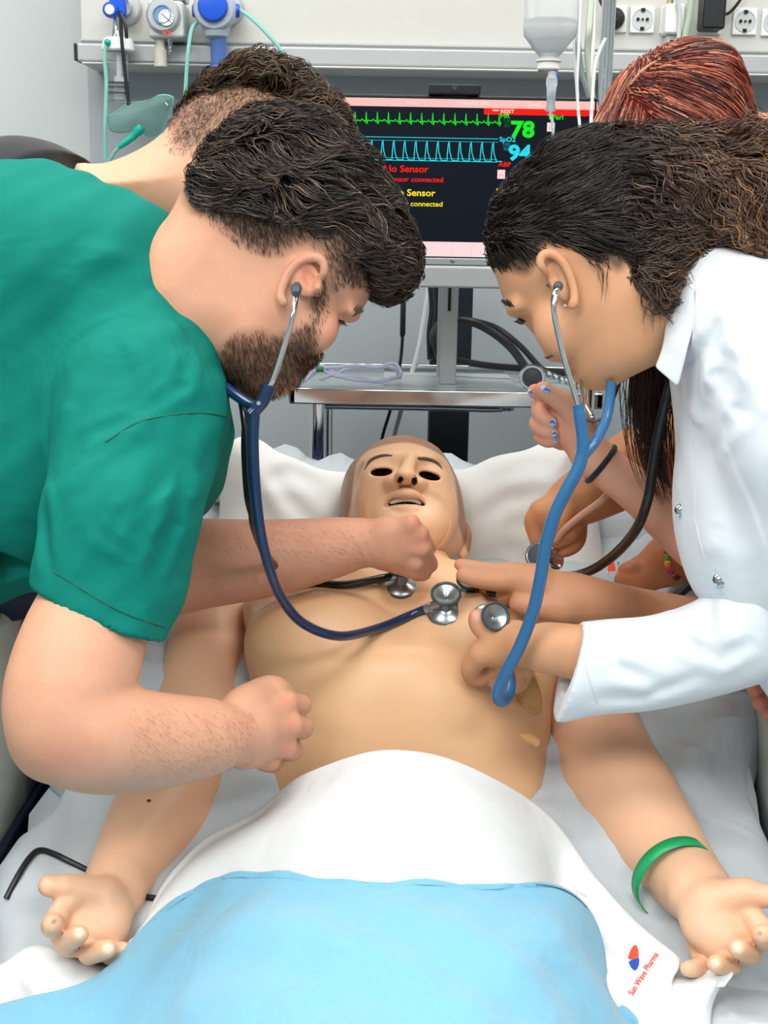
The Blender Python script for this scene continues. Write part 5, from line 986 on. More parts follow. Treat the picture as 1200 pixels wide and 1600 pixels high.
pa = [((840, 608, DA), (26, 16, 60), 'E87860', .9, .8), ((852, 640, DA), (26, 20, 60), 'E08068', .9, .5), ((870, 690, DA), (60, 60, 70), 'DE8E78', 1, .5)]
bodyw = join_blobs('body', [headw, (NA, SKW, pn_), (UA, SKW, []), (A_, 'DDA58C', pa)], M_skinf, wc_)
M_nail = mat('nail_polish', 'A9C6EE', .15, coat=.8, noise=.3, nscale=300); M_nailb = mat('nail_polish_dark', '2C4FB8', .15, coat=.8)
for (x, y, rx, ry, rot, dz) in ((853, 609, 9, 6, -25, -.0255), (829, 613, 4.5, 6, 20, -.006), (863, 660, 6.5, 7.5, 30, -.019), (866, 677, 6, 6, 30, -.0165), (869, 688, 5, 4.5, 20, -.012)):
    f = A_.front(x, y) or DA
    Blob(.0009).ell((x, y, f+.0008), (rx, ry, 3.2), rot=rot, k=1).build('fingernail', M_nail, bodyw, smooth=1)
    MB().tube(spline([P(x-rx*.5, y+ry*.2, f-.0018), P(x, y-ry*.3, f-.002), P(x+rx*.5, y+ry*.3, f-.0018)], 4), .0007, n=6).build('nail_pattern', M_nailb, bodyw)
# hair tie round the wrist
cb = c3(939, 725, 1.42); axb = norm(c3(975, 752, 1.42)-c3(918, 708, 1.42)); u = norm(np.cross(axb, [0, 0, 1.])); v = np.cross(axb, u)
tag(MB().tube(np.array([toW(cb+u*math.cos(a)*.0235+v*math.sin(a)*.0225) for a in np.linspace(0, 2*math.pi, 40)]), .0034, n=10, cap=False).build('hair_tie', mat('black_cloth', '191B20', .85, bump=.15, bscale=1200, sheen=.2)), 'black elastic hair tie around pale wrist with painted nails', 'hair tie')
# coat
M_coat = mat('coat_white', 'D9DEE4', .8, bump=.12, bscale=1300, wave=.25, wscale=9, sheen=.15)
b = Blob(.0032); DC = 1.27
b.poly([(1500, 360), (1300, 372), (1200, 400), (1140, 404), (1095, 425), (1062, 452), (1045, 490), (1038, 540), (1048, 590), (1058, 650), (1062, 700), (1056, 760), (1056, 820), (1070, 880), (1105, 950), (1150, 1010), (1200, 1085), (1260, 1150), (1500, 1200)], DC, 130, 140, smooth=3)
b.cone((1170, 520, 1.20), (1250, 700, 1.17), 95, 100, k=60).cone((1250, 700, 1.17), (1290, 900, 1.18), 95, 88, k=40)
b.cone((1120, 430, DC-.03), (1060, 490, DC-.03), 40, 24, k=40)
b.cone((1040, 440, DC), (1010, 520, DC-.02), 60, 62, k=6, mode='s')
b.disp(folds([[(1110, 470, 1.17), (1130, 580, 1.14), (1180, 660, 1.12)], [(1075, 560, 1.2), (1100, 680, 1.17), (1110, 800, 1.17)], [(1140, 560, 1.14), (1110, 640, 1.16), (1085, 720, 1.19)], [(1190, 600, 1.1), (1150, 720, 1.13), (1160, 860, 1.14)], [(1070, 620, 1.2), (1090, 560, 1.18), (1150, 480, 1.14)], [(1100, 700, 1.17), (1160, 640, 1.13), (1200, 560, 1.1)], [(1200, 800, 1.1), (1170, 880, 1.13), (1180, 960, 1.15)],
  [(1095, 760, 1.17), (1130, 860, 1.15), (1190, 940, 1.13)], [(1130, 430, 1.17), (1160, 520, 1.13), (1200, 560, 1.1)]], 12, 9)); b.disp(ripple(.0022, 15, 3))
coat = b.build('coat', M_coat, wc_, smooth=1); COATB = b
s_ = Blob(.0026)
s_.curve([(1290, 880, 1.23, 80), (1210, 960, 1.245, 78), (1130, 1005, 1.262, 70), (1040, 1030, 1.272, 66), (960, 1042, 1.278, 66), (886, 1050, 1.282, 67), (860, 1052, 1.284, 67)], k=16)
s_.disp(folds([[(1090, 955, 1.25), (1070, 985, 1.23), (1095, 1020, 1.22)], [(1120, 940, 1.25), (1100, 980, 1.22), (1130, 1020, 1.21)], [(940, 990, 1.25), (960, 1040, 1.24), (1040, 1070, 1.24)], [(1060, 1000, 1.23), (1130, 1030, 1.21), (1180, 1000, 1.2)], [(915, 1085, 1.26), (1000, 1085, 1.25), (1100, 1050, 1.23)]], 11, 6)); s_.disp(ripple(.0016, 22, 8))
s_.cone((845, 1034, 1.287), (950, 1028, 1.278), 55, 48, k=3, mode='s'); s_.cut((888, 1050, 1.28), (-.965, .26, 0), k=1)
slv = s_.build('coat_sleeve', M_coat, coat, smooth=1)
M_stitch = mat('coat_stitch', 'CDD4DC', .8)
q = onsurf(s_, list(map(tuple, spline([(902, 988), (910, 1020), (920, 1060), (934, 1100)], 5))));  MB().tube(np.array(q), .0007, n=6).build('cuff_stitch', M_stitch, slv)
q = onsurf(COATB, list(map(tuple, spline([(1080, 640), (1088, 720), (1085, 800), (1105, 880), (1150, 950), (1205, 1025)], 6))));  MB().tube(np.array(q), .0007, n=6).build('placket_stitch', M_stitch, coat)
for x, y in ((1062, 797), (1122, 906), (1197, 1011)):
    f = COATB.front(x+2, y) or 1.2; c_ = P(x+2, y, f-.0005); a_ = norm(CAM-c_+np.array([-.1, 0, .1]))
    MB().lathe(c_, a_, [(-.001, .0062), (.001, .0062), (.0018, .0052), (.0008, .0042), (.0008, .0026), (.0022, .0024), (.0024, .0012)]).build('snap_button', M_chrome, coat)
# collar
cl = MB(); r1_ = [P(1052, 462, 1.245), P(1040, 500, 1.235), P(1034, 540, 1.225), P(1022, 574, 1.215)]; r2_ = [P(1085, 440, 1.20), P(1085, 500, 1.185), P(1075, 545, 1.18), P(1060, 608, 1.19)]
rm = [(a+c)/2+(toW(c3(600, 800, 0))-toW(c3(600, 800, 1)))*.006 for a, c in zip(r1_, r2_)]
cl.grid(np.stack([spline(np.array(r), 6) for r in (r1_, rm, r2_)], 0)).build('collar', M_coat, coat, solid=.003, subsurf=1)
MB().tube(spline([P(1400, 900, 1.34), P(1480, 1000, 1.36), np.array([.80, 1.12, .95]), np.array([.80, 1.12, .84])], 5), .14, n=20).build('trouser_waist', M_navy, wc_); legs(wc_, .80, 1.12, M_navy, -1, np.array([.80, 1.12, .86]))
# hair: smooth on the crown, gathered into loose curls falling right
hb = Blob(.0028)
hb.poly([(762, 405), (760, 350), (775, 300), (805, 258), (855, 224), (920, 208), (990, 210), (1050, 208), (1120, 205), (1200, 225), (1300, 260), (1330, 340), (1240, 392), (1180, 400), (1120, 412), (1070, 430), (1050, 470), (1025, 492), (1000, 470), (975, 440), (940, 420), (905, 398), (870, 385), (850, 392), (842, 420), (835, 448), (812, 440), (785, 425)], HW_-.005, 95, 112, smooth=3)
hb.ell((915, 352, HW_), (148, 128, 134), k=20, rot=15).ell((1060, 330, HW_-.03), (85, 90, 85), k=30).ell((1018, 425, HW_-.055), (48, 58, 50), k=25).ell((1180, 310, HW_-.03), (100, 85, 90), k=40)
hb.clip([(764, 405), (763, 352), (778, 302), (810, 260), (860, 226), (920, 206), (990, 205), (1050, 203), (1120, 200), (1200, 220), (1300, 255), (1340, 340), (1240, 398), (1180, 405), (1120, 415), (1078, 432), (1058, 470), (1028, 496), (1000, 474), (975, 444), (940, 422), (905, 400), (872, 388), (852, 388), (840, 400), (838, 425), (832, 450), (812, 442), (785, 428)], HW_-.05)
hb.disp(lambda x, y, z: (ripple(.0085, 34, 22)(x, y, z)+ripple(.004, 75, 24)(x, y, z))*np.clip((x-.19)/.06, .25, 1)); hb.disp(ripple(.0025, 90, 26)); ho = hb.build('hair', M_hairbase, wc_, smooth=1)
def fw_(p):
    px = 600+p[:, 0]/-p[:, 2]*F; py = 800-p[:, 1]/-p[:, 2]*F; t = np.clip((px-960)/60, 0, 1)[:, None]
    a = np.stack([np.full(len(p), 1.), (330-py)/160*np.where(px < 960, 1, .3)+.15, np.full(len(p), .0)], 1); c_ = np.stack([np.full(len(p), .8), np.full(len(p), -.45), np.full(len(p), 0.)], 1); return a*(1-t)+c_*t
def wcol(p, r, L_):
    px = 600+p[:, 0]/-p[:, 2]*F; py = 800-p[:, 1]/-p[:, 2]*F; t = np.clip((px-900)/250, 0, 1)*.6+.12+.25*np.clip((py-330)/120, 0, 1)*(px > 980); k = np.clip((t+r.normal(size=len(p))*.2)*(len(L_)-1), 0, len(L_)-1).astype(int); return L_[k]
rt = pick(hb, 11000, lambda px, py, d, V: (d < HW_+.07) & (px < 1010) & (px > 750), 31)
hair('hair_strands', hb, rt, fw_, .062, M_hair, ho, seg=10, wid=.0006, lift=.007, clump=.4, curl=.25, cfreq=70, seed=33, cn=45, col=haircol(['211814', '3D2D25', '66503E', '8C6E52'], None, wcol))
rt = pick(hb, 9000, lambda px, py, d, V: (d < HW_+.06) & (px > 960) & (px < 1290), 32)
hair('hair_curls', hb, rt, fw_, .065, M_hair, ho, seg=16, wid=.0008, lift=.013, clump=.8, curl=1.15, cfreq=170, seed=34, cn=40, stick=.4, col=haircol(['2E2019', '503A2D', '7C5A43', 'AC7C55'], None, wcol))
# wisps on the neck and temple
rt = pick(hb, 220, lambda px, py, d, V: (d < HW_-.02) & (py > 385) & (px > 900) & (px < 1060) & (py < 490), 35)
hair('hair_wisps', hb, rt, lambda p: np.tile([.1, -1, .1], (len(p), 1)), .05, M_hair, ho, seg=12, wid=.0004, lift=.006, clump=.9, curl=.9, cfreq=110, seed=36, stick=0, cn=30, col=haircol(['2A1C15', '4A3226']))
m = MB()
for k in range(10): m.tube([P(812+k*1.2, 496+k*.5, (CB.front(818, 500) or HW_)), P(806+k*1.2, 502+k*.5, (CB.front(818, 500) or HW_)-.003), P(801+k*1.3, 502+k*.6, (CB.front(818, 500) or HW_)-.005)], [.0005, .0004, .0001], n=4)
m.build('eyelashes', M_black, wc_)
pcb = [(790, 474), (796, 472), (806, 478), (803, 482), (795, 480)]
skinhair('eyebrow', CB, pcb, 260, .006, .0003, ['1A110D'], [1.], lambda p: np.tile([-.6, .6, 0], (len(p), 1)), wc_, 38, soft=3)
MB().ball(P(883, 478, fe-.02), .0016, 8).build('earring', M_chrome, wc_)
# ===== student with copper streaked hair
r_ = thing('person', 'person with straight copper red streaked hair, head bowed, behind the white coated student', 'person', (.62, 1.65, 0))
HR = 1.58; SKR = 'B97F58'
b = Blob(.0035)
b.ell((1045, 185, HR), (95, 88, 100), k=20).cone((1100, 190, HR+.03), (1200, 280, HR+.06), 60, 70, k=40).ell((1000, 260, HR-.01), (60, 60, 70), k=30)
TB3 = Blob(.006); TB3.cone((1190, 260, HR+.06), (1300, 420, HR+.08), 80, 140, k=50).cone((1300, 420, HR+.08), (1420, 800, HR+.10), 140, 150, k=50)
B_ = Blob(.0022); DB = 1.52
B_.curve([(1300, 430, 1.58, 75), (1180, 560, 1.54, 68), (1070, 680, 1.53, 62), (990, 730, 1.53, 52), (930, 765, 1.53, 42), (892, 785, 1.53, 34)], k=14)
B_.cone((892, 785, DB+.01), (858, 806, DB), 33, 28, k=12, flat=.8, fd=(0, 0, 1)).cone((870, 800, DB), (845, 800, DB), 28, 18, k=12)
B_.curve([(848, 800, DB, 15), (833, 812, DB, 12.5), (836, 832, DB+.0, 11.5), (842, 852, DB, 10)], k=4)
B_.curve([(880, 800, DB-.01, 17), (872, 818, DB-.016, 13), (864, 838, DB-.012, 10)], k=5)
B_.curve([(895, 800, DB+.01, 18), (898, 826, DB+.01, 13), (890, 838, DB-.003, 11.5), (870, 848, DB-.008, 10.5)], k=4)
B_.curve([(900, 805, DB+.02, 16), (904, 836, DB+.018, 12), (897, 852, DB+.006, 11), (880, 862, DB, 9.5)], k=4)
D_ = Blob(.0026); DD = 1.63
D_.curve([(1420, 620, 1.66, 60), (1250, 760, 1.66, 52), (1130, 830, 1.65, 46), (1070, 862, 1.64, 38), (1045, 875, DD, 36)], k=12)
D_.cone((1050, 875, DD), (1000, 900, DD), 36, 30, k=14, flat=.7, fd=(0, .4, 1))
for i, (x, y) in enumerate(((968, 892), (962, 906), (968, 918), (980, 926))): D_.curve([(1005, 890+i*9, DD, 14), ((x+1005)/2, y-2, DD-.004, 12), (x+8, y, DD+.004, 11)], k=4)
CC = Blob(.0022); DE = 1.45
tc = TOR.front(770, 930) or 1.5; DE = min(1.46, tc-.04)
CC.curve([(1330, 1030, 1.50, 56), (1200, 1010, 1.50, 50), (1085, 978, 1.49, 41), (1000, 959, 1.48, 37), (930, 941, DE+.005, 35), (885, 932, DE, 34)], k=10)
CC.cone((885, 930, DE), (835, 915, DE), 37, 33, k=14, flat=.7, fd=(.1, .6, .8)).cone((835, 912, DE), (800, 903, DE), 32, 24, k=12)
CC.curve([(805, 894, DE, 15), (770, 893, DE, 13), (740, 888, DE, 11.5), (718, 882, DE+.003, 9)], k=4)
CC.curve([(805, 908, DE-.006, 16), (775, 909, DE-.006, 14), (745, 905, DE-.006, 12.5), (722, 899, DE-.004, 10)], k=4)
CC.curve([(815, 920, DE, 15), (792, 928, DE+.012, 13), (790, 932, DE+.02, 12), (806, 934, DE+.02, 11)], k=4)
CC.curve([(880, 950, DE-.01, 24), (850, 948, DE-.012, 18), (825, 945, DE-.012, 15), (808, 943, DE-.01, 12)], k=8)
pcc = [((714, 882, DE), (14, 12, 40), 'DE8A70', .9, .8), ((760, 925, DE), (50, 14, 60), 'B8624A', .9, .5)]
join_blobs('body', [(b, SKR, []), (TB3, SKR, []), (B_, SKR, [((850, 850, DB), (50, 30, 60), 'D88468', .9, .7), ((835, 805, DB), (16, 16, 60), 'CC7C5C', .9, .6)]), (D_, 'BA7A52', [])], M_skinf, r_)
b = Blob(.004); b.poly([(1180, 238), (1240, 225), (1340, 260), (1500, 330), (1560, 900), (1240, 900), (1190, 600), (1165, 420), (1160, 300)], HR+.08, 110, 130, smooth=3); b.cone((1280, 400, 1.59), (1180, 555, 1.545), 92, 82, k=30); b.disp(ripple(.002, 18, 5)); b.build('dark_top', mat('black_cloth', '191B20', .85), r_)
MB().tube(spline([P(1420, 860, HR+.1), np.array([.86, 1.72, .95]), np.array([.86, 1.72, .84])], 5), .13, n=20).build('trouser_waist', M_navy, r_); legs(r_, .86, 1.72, M_navy, -1, np.array([.86, 1.72, .86]))
hb = Blob(.003)
hb.poly([(915, 250), (925, 205), (945, 165), (965, 125), (1000, 92), (1050, 72), (1100, 74), (1138, 96), (1158, 140), (1166, 185), (1180, 230), (1150, 300), (1000, 320), (930, 310)], HR-.01, 85, 105, smooth=3)
hb.disp(ripple(.0012, 40, 41)); ho = hb.build('hair', M_redbase, r_, smooth=1)
def fr(p):
    px = 600+p[:, 0]/-p[:, 2]*F; py = 800-p[:, 1]/-p[:, 2]*F; xp_ = 985+(130-py)*.95; left = (px < xp_)[:, None]
    L1 = np.stack([(px-1000)/(np.abs(py-95)+25), np.full(len(p), -1.), np.full(len(p), .05)], 1); R1 = np.stack([np.full(len(p), 1.), -(py-95)/160-.10, np.zeros(len(p))], 1); return np.where(left | (py[:, None] > 150+(px[:, None]-985)*.9), L1, R1)
def rcol(p, r, L_):
    px = 600+p[:, 0]/-p[:, 2]*F; py = 800-p[:, 1]/-p[:, 2]*F; fan = (px < 985+(130-py)*.95) | (py > 150+(px-985)*.9); s_ = np.where(fan, .45+.40*np.sin(np.arctan2(py-105, px-1002)*42+np.sin(py*.05)), .42+.34*np.sin(py*.22+px*.035+2*np.sin(px*.03)))+r.normal(size=len(p))*.24; k = np.clip(s_*(len(L_)-1), 0, len(L_)-1).astype(int); return L_[k]
q = onsurf(hb, list(map(tuple, spline([(1032, 92), (1010, 106), (992, 124), (980, 140)], 6))), .0022)
if len(q) > 3: MB().tube(np.array(q), np.interp(range(len(q)), [0, len(q)//2, len(q)-1], [.0012, .0028, .0010]), n=8).build('parting', mat('scalp', 'B98466', .6), r_)
rt = pick(hb, 12000, lambda px, py, d, V: (d < HR+.04), 42)
hair('hair_strands', hb, rt, fr, .085, M_hair, ho, seg=11, wid=.0007, lift=.003, clump=.10, seed=43, cn=30, stick=.85, col=haircol(['2E1210', '6A241C', 'A84A36', 'D07E5E', 'EDB292'], None, rcol))
# long lock hanging in front of the shoulder
n = 520; rr = np.random.default_rng(51); T_ = np.linspace(0, 1, 16); base = spline([c3(1010, 480, 1.34), c3(1015, 560, 1.34), c3(1018, 640, 1.35), c3(1025, 720, 1.36), c3(1045, 790, 1.37)], 5); base = np.array([[np.interp(t*(len(base)-1), range(len(base)), base[:, i]) for i in range(3)] for t in T_])
a = rr.normal(size=n)*.35; o1 = rr.normal(size=(n, 2))*.35; wdt = np.interp(T_, [0, .3, .7, 1], [.018, .022, .027, .020]); ln = .55+.45*rr.random(n)
V = []; 
for i in range(n):
    c_ = base.copy(); t = T_*ln[i]; c_ = np.stack([np.interp(t, T_, base[:, k]) for k in range(3)], 1); c_[:, 0] += (o1[i, 0]+.12*np.sin(T_*5+o1[i, 1]*6))*wdt*1.3; c_[:, 2] += o1[i, 1]*wdt*.8; u = np.array([.0006, 0, 0]); v = np.array([0, 0, .0006]); taper = (1-.7*T_**2)[:, None]
    V.append(np.stack([c_+u*taper, c_-u*taper*.5+v*taper, c_-u*taper*.5-v*taper], 1).reshape(-1, 3))
V = np.vstack(V); sg = 15; bi = (np.arange(n)[:, None]*16+np.arange(sg)[None, :]).ravel()*3; Q = np.vstack([np.stack([bi+i, bi+(i+1) % 3, bi+3+(i+1) % 3, bi+3+i], 1) for i in range(3)])
lk = mesh_np('hanging_lock', toW(V), Q, mat('lock_hair', '45251B', .4, noise=.3, nscale=60, stretch=(1, 1, .1)), ho)
# ===== fourth student, seen only as a forearm and a fist
q_ = thing('person', 'person mostly hidden behind white coat, forearm reaching to the manikin chest', 'person', (.80, 1.45, 0))
TB4 = Blob(.006); TB4.cone((1330, 1010, 1.50), (1480, 700, 1.56), 60, 70, k=20).cone((1480, 700, 1.56), (1520, 560, 1.60), 75, 110, k=30).cone((1520, 560, 1.60), (1600, 1000, 1.62), 130, 130, k=30).ell((1400, 420, 1.52), (75, 90, 85), k=20).cone((1420, 450, 1.53), (1500, 540, 1.58), 50, 60, k=30).cone((1600, 560, 1.5), (1420, 1040, 1.38), 70, 50, k=30).cone((1420, 1040, 1.38), (1215, 1085, 1.40), 48, 34, k=20)
E_ = Blob(.0024); fist(E_, (1225, 1085, 1.40, 34), [(1192, 1046, 1.37), (1190, 1068, 1.37), (1194, 1090, 1.37), (1202, 1106, 1.37)], [(-14, 4, -.01), (-12, 8, -.01), (-8, 8, -.01), (-4, 10, -.01)], [(0, 8, .02), (4, 8, .02), (6, 6, .02), (8, 6, .02)], r=11.5, k=7, fk=2)
join_blobs('body', [(CC, 'C48E6C', pcc), (E_, 'CB826C', []), (TB4, SKR, [])], M_skinf, q_)
b = Blob(.006); b.poly([(1420, 560), (1500, 500), (1620, 520), (1700, 700), (1720, 1100), (1480, 1100), (1440, 800)], 1.62, 120, 140, smooth=3); b.build('navy_top', M_navy, q_)
hh = Blob(.005); hh.ell((1405, 400, 1.53), (84, 95, 94), k=5); hh.build('hair', M_hairbase, q_)
# ---------------------------------------------------------------- stethoscopes
M_navyt = mat('navy_tube', '0E2A4E', .22, coat=.4); M_bluet = mat('blue_tube', '2A6492', .3, coat=.25); M_blackt = mat('black_tube', '121317', .28, coat=.3); M_rim = mat('rim_grey', '3E4A52', .4)
M_dia = mat('diaphragm', '9AA4A4', .3, .85); M_gold = mat('gold_ring', 'C08A3A', .25, .9); M_beige = mat('beige_tube', 'C79A84', .35)
def tubeP(pts, r, m_, nm, parent, n=12, k=8): return MB().tube(spline([P(*q) for q in pts], k), r, n=n).build(nm, m_, parent)
def chest(parent, c, ax, r1=.0165, r2=.021, tube_to=None, body=None, rim=None):
    c = np.asarray(c, float); ax = norm(ax); body = body or M_steel; rim = rim or M_rim
    MB().lathe(c, ax, [(-.0185, r2*.6), (-.018, r2*.95), (-.0145, r2), (-.0125, r2*.93), (-.010, r2*.55), (-.008, .0085), (.004, .008), (.007, .010), (.0095, r1*.8), (.012, r1*.96), (.0122, r1*.9), (.0105, r1*.5), (.0065, r1*.16), (.004, r1*.10)], n=36).build('chestpiece_body', body, parent)
    MB().lathe(c, ax, [(.0105, r1*.93), (.0115, r1*1.05), (.0145, r1*1.05), (.0155, r1*.97), (.0145, r1*.88), (.0125, r1*.86)], n=36, cap=False).build('bell_rim', rim, parent)
    MB().lathe(c, ax, [(.0128, r1*.88), (.0108, r1*.5), (.0068, r1*.14), (.0062, r1*.1)], n=36, cap=False).build('bell_cone', M_dia, parent)
    MB().lathe(c, ax, [(-.0195, r2*.9), (-.0185, r2*1.04), (-.0160, r2*1.04), (-.015, r2*.95)], n=36, cap=False).build('diaphragm_rim', rim, parent)
    if tube_to is not None: d = norm(np.asarray(tube_to)-c); MB().lathe(c+d*.006, d, [(0, .0045), (.014, .0045), (.015, .0058), (.022, .0058), (.023, .004)]).build('stem', M_steel, parent)
UPc = norm(np.array([0, -.45, 1]))
# --- navy one (green top)
t = thing('stethoscope', 'navy blue stethoscope hanging from the ear of student in green top', 'stethoscope', P(405, 630, 1.24))
ep = P(463, 452, 1.222)
MB().lathe(ep, norm(P(466, 440, 1.24)-P(463, 462, 1.215)), [(-.010, .0032), (-.006, .0048), (.002, .0055), (.008, .004), (.010, .002)]).build('ear_tip', M_rim, t)
tubeP([(463, 458, 1.222), (459, 485, 1.215), (452, 515, 1.215), (440, 555, 1.218), (428, 590, 1.222), (420, 606, 1.225)], .0028, M_chrome, 'ear_tube', t)
tubeP([(421, 602, 1.225), (412, 625, 1.228), (400, 640, 1.23), (392, 648, 1.23)], .0062, M_navyt, 'yoke', t)
tubeP([(345, 600, 1.27), (370, 618, 1.25), (395, 633, 1.235), (412, 630, 1.228)], .0055, M_navyt, 'yoke', t)
MB().lathe(P(404, 630, 1.222), norm(CAM-P(404, 630, 1.222)), [(0, .0022), (.001, .002)]).build('rivet', M_chrome, t)
tf = lambda x, y, e=.02: (TOR.front(x, y) or 1.5)-e
cpn = P(697, 940, tf(697, 945, .018))
tubeP([(398, 640, 1.23), (396, 690, 1.235), (399, 760, 1.245), (407, 830, 1.26), (420, 885, 1.28), (440, 935, 1.31), (475, 975, 1.34), (530, 994, min(1.37, tf(530, 994, .012))), (590, 982, tf(590, 982, .012)), (640, 962, tf(640, 962, .011)), (678, 946, tf(678, 946, .014))], .0053, M_navyt, 'tubing', t)
chest(t, cpn, norm(UPc+np.array([-.05, -.15, 0])), tube_to=P(660, 954, tf(660, 954, .013)))
# --- black one (student behind)
t = thing('stethoscope', 'black stethoscope passing under the pale forearm to the manikin throat', 'stethoscope', P(390, 700, 1.27))
tubeP([(366, 590, 1.30), (378, 622, 1.27), (386, 680, 1.262), (388, 740, 1.268), (394, 790, 1.28), (400, 830, 1.31), (425, 880, 1.40), (470, 903, tf(470, 905, .02)), (530, 914, tf(530, 914, .013)), (590, 905, tf(590, 908, .013)), (612, 900, tf(612, 905, .014))], .0048, M_blackt, 'tubing', t)
tubeP([(372, 600, 1.30), (383, 640, 1.272), (382, 700, 1.272), (386, 770, 1.28), (392, 800, 1.29)], .0035, M_blackt, 'ear_tube', t)
chest(t, P(627, 899, tf(627, 903, .016)), UPc, tube_to=P(600, 904, tf(600, 905, .013)), body=M_steel)
# --- light blue one (white coat)
t = thing('stethoscope', 'light blue stethoscope looping down from white coated student ear', 'stethoscope', P(910, 640, 1.2))
MB().lathe(P(872, 448, 1.205), norm(P(874, 440, 1.22)-P(868, 456, 1.19)), [(-.007, .003), (-.003, .0045), (.003, .0048), (.008, .003)]).build('ear_tip', M_rim, t)
tubeP([(872, 452, 1.20), (866, 462, 1.197), (866, 490, 1.196), (874, 530, 1.20), (884, 570, 1.203), (897, 612, 1.205), (904, 636, 1.206)], .0027, M_chrome, 'ear_tube', t)
tubeP([(868, 462, 1.197), (866, 472, 1.196)], .0036, M_chrome, 'ear_tube_collar', t)
tubeP([(905, 500, 1.34), (907, 560, 1.30), (908, 600, 1.27), (913, 628, 1.24), (925, 650, 1.225)], .0022, M_chrome, 'ear_tube', t)
tubeP([(903, 632, 1.206), (905, 645, 1.207), (911, 690, 1.21), (910, 712, 1.212)], [.0052]*8+[.0058]*8+[.0062]*9, M_bluet, 'left_branch', t)
tubeP([(955, 600, 1.26), (952, 630, 1.24), (945, 660, 1.225), (930, 690, 1.215), (912, 712, 1.212)], .0050, M_bluet, 'right_branch', t)
tubeP([(905, 636, 1.206), (912, 652, 1.212), (926, 659, 1.22), (940, 654, 1.23)], .0014, M_rim, 'spring', t, n=8)
le = tf(790, 1085, .03)
tubeP([(911, 706, 1.212), (902, 735, 1.213), (884, 768, 1.216), (866, 806, 1.222), (853, 850, 1.23), (845, 900, 1.24), (833, 955, 1.255), (812, 1010, 1.27), (788, 1055, 1.285), (777, 1082, 1.295), (782, 1096, 1.305), (793, 1088, 1.32), (797, 1068, 1.335), (793, 1045, 1.36), (785, 1010, 1.385), (778, 985, 1.385)], .0063, M_bluet, 'tubing', t, n=14)
cb_ = P(768, 966, cz-.032)
chest(t, cb_, norm((CAM-cb_)*.75+np.array([.35, 0, .2])), r1=.0150, r2=.0175)
# --- dark multi tone one under the flat hand
t = thing('stethoscope', 'black stethoscope with gold ring held flat under two fingers on chest', 'stethoscope', P(735, 920, 1.45))
ck = P(736, 916, tf(736, 920, .018)); chest(t, ck, norm(UPc+np.array([-.1, -.2, .1])), r1=.016, r2=.0165, body=mat('petrol_metal', '4A6A5A', .15, .9), rim=mat('rim_dark', '232B33', .35))
ta = [(762, 924, tf(762, 924, .020)), (790, 932, tf(790, 932, .02)), (812, 945, tf(812, 945, .025)), (850, 966, 1.49), (900, 978, 1.50), (980, 966, 1.50), (1050, 935, 1.50), (1100, 900, 1.50), (1200, 850, 1.5)]
tubeP(ta, .0050, mat('navy_tube2', '101C30', .3), 'tubing', t); tubeP([(752, 921, tf(752, 921, .020)), (766, 925, tf(766, 925, .020))], .0056, M_gold, 'gold_ring', t)
tubeP([(722, 884, tf(722, 890, .035)), (740, 884, 1.49), (765, 890, 1.50), (790, 900, 1.51)], .0032, M_blackt, 'rim_edge', t)
# --- black tube falling past the lock of hair
t = thing('stethoscope', 'thick black stethoscope tube curving from long dark hair to the pillow', 'stethoscope', P(1000, 800, 1.36))
tubeP([(1060, 560, 1.30), (1042, 620, 1.31), (1028, 680, 1.325), (1020, 730, 1.335), (1012, 780, 1.345), (995, 825, 1.37), (965, 862, 1.42), (930, 888, 1.46), (895, 900, 1.50), (850, 905, 1.53)], .0056, M_blackt, 'tubing', t)
# --- beige one with silver head held in the tanned hand
t = thing('stethoscope', 'beige tubed stethoscope with silver double head in tanned hand on pillow', 'stethoscope', P(850, 868, 1.5))
tubeP([(970, 750, 1.44), (940, 782, 1.455), (905, 808, 1.475), (882, 828, 1.49), (868, 846, 1.505)], .0042, M_beige, 'tubing', t)
c1 = P(842, 868, 1.505); c2_ = P(858, 870, 1.515)
MB().lathe(c1, norm(np.array([-.55, -.9, .5])), [(-.008, .004), (-.004, .012), (0, .0155), (.003, .0155), (.004, .014), (.003, .0125)], n=32, ell=1).build('diaphragm_head', M_steel, t)
MB().lathe(c1, norm(np.array([-.55, -.9, .5])), [(.0005, .0162), (.0030, .0162), (.0034, .0150)], n=32).build('head_rim', M_rim, t)
MB().lathe(P(866, 874, 1.515), norm(np.array([.6, -.7, .35])), [(-.012, .005), (-.004, .009), (0, .0125), (.003, .013), (.002, .010), (-.002, .004)], n=32).build('bell_head', M_chrome, t)
# black cable behind the chin
cable([(975, 560, 1.75), (965, 600, 1.75), (945, 650, 1.75), (925, 680, 1.75), (860, 705, 1.78), (848, 716, 1.79), (846, 730, 1.80)], .004, M_black, 'black cable curving behind the hand with painted nails')
# bead bracelet
t = thing('bead_bracelet', 'bracelet of bright mixed beads on tanned wrist beside the logo', 'bracelet', P(1050, 880, 1.6))
bc = ['D8385A', 'F08A3A', 'C22A55', 'C22A55', '7AC84A', '58B83A', 'F2C230', 'F0703A', 'D8385A', 'A03A8A', 'E86A2A', '7A2A3A', '5A2A2A', '3A2A20']
pb = spline([(1042, 848, DD-.024), (1042, 862, DD-.028), (1043, 880, DD-.030), (1048, 894, DD-.028), (1057, 902, DD-.024), (1064, 896, DD-.018), (1066, 884, DD-.01), (1064, 872, DD)], 3)
for i, q in enumerate(pb[:20]):
    MB().ball(P(*q), .0034 if i % 3 else .0044, 6).build('bead', mat('bead_'+bc[i % 14], bc[i % 14], .3), t)
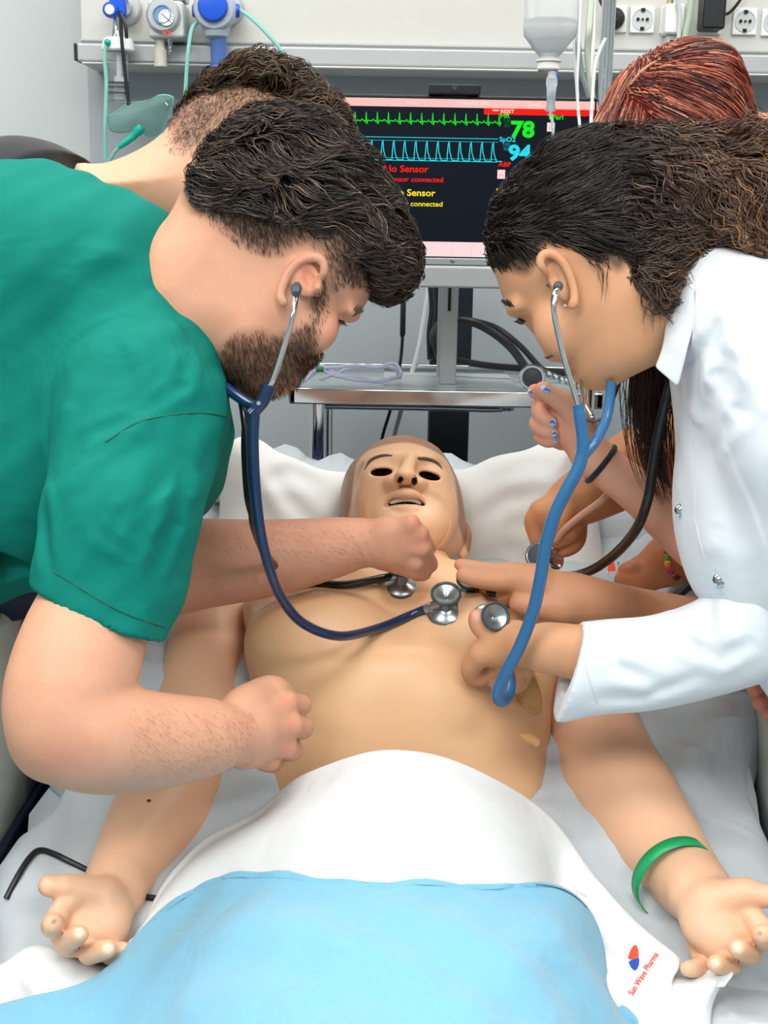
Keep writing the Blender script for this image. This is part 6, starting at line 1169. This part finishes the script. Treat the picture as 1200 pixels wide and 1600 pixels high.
# logos on the linen
from mathutils.bvhtree import BVHTree
def printed(objn, parent, items, nm='printed_logo', also=()):
    vs = []; fs = []
    for ob in (parent,)+tuple(also):
        off = wloc(ob); n0 = len(vs); vs += [Vector(v.co)+Vector(off) for v in ob.data.vertices]; fs += [[i+n0 for i in p.vertices] for p in ob.data.polygons]
    bv = BVHTree.FromPolygons(vs, fs); m = MB()
    for sl, v2, f in items:
        m.slot(sl); V = []
        for x, y in v2:
            r = RM @ np.array([(x-600)/F, (800-y)/F, -1.]); h = bv.ray_cast(Vector(CAM), Vector(r).normalized()); q = np.array(h[0]) if h[0] is not None else None; V.append(q-norm(r)*.0022 if q is not None else None)
        if any(q is None for q in V): continue
        m.add(np.array(V), f)
    return m.build(nm, [mat('print_orange', 'F0481E', .7), mat('print_blue', '1A48A8', .7)], parent, smooth=False) if m.n else print('no print', objn)
bs = bpy.data.objects['bed_sheet']; ob_ = wloc(bs); bvs = BVHTree.FromPolygons([Vector(v.co)+Vector(ob_) for v in bs.data.vertices], [list(p.vertices) for p in bs.data.polygons])
def onbed(px, py, up_=.004):
    r = norm(RM @ np.array([(px-600)/F, (800-py)/F, -1.])); h = bvs.ray_cast(Vector(CAM), Vector(r)); return np.array(h[0])+np.array([0, 0, up_]) if h[0] is not None else P(px, py, 1.36)
tag(MB().tube(spline([onbed(*q) for q in [(10, 1410), (28, 1375), (46, 1347), (62, 1334), (85, 1340), (110, 1352), (150, 1372), (200, 1398), (248, 1410), (300, 1405)]], 5), .0032, n=8).build('cable', M_black), 'thin black cable lying on the sheet beside manikin right wrist', 'cable')
def halfdisc(cx, cy, a, rx, ry, side, n=16):
    ca, sa = math.cos(a), math.sin(a); pts = [(0, 0)]+[(rx*math.cos(t)*(1 if ry < rx*1.5 else abs(math.cos(t))**.15), ry*math.sin(t)) for t in np.linspace(side, side+math.pi*.94, n)]
    return [(cx+x*ca-y*sa, cy+x*sa+y*ca) for x, y in pts], [[0, i, i+1] for i in range(1, n)]
def ptext(st, x, y, a, h, k=.95):
    v, f = text_geo(st, .015); ca, sa = math.cos(a), math.sin(a); return [(x+(p[0]*k*ca+p[1]*sa)*h/.7, y+(p[0]*k*sa-p[1]*ca)*h/.7) for p in v], f
A1 = math.radians(-58)
v, f = halfdisc(989, 1499, math.radians(10), 8, 23, math.pi); v2, f2 = halfdisc(990, 1498, math.radians(-8), 8.5, 18, 0); tv, tf_ = ptext('Sun Wave Pharma', 989, 1556, A1, 10, .72)
printed('logo', bpy.data.objects['drape'], [(0, v, f), (1, v2, f2), (0, tv, tf_)], also=(bpy.data.objects['loose_sheet.001'],))
v, f = halfdisc(962, 891, math.radians(90), 13, 13, 0); v2, f2 = halfdisc(965, 891, math.radians(-90), 13, 13, 0); tv, tf_ = ptext('Sun Wave Pharma', 988, 950, math.radians(-84), 10, .72)
printed('logo2', bpy.data.objects['folded_sheet'], [(0, v, f), (1, v2, f2), (0, tv, tf_)], also=(bpy.data.objects['bed_sheet'], bpy.data.objects['pillow']))
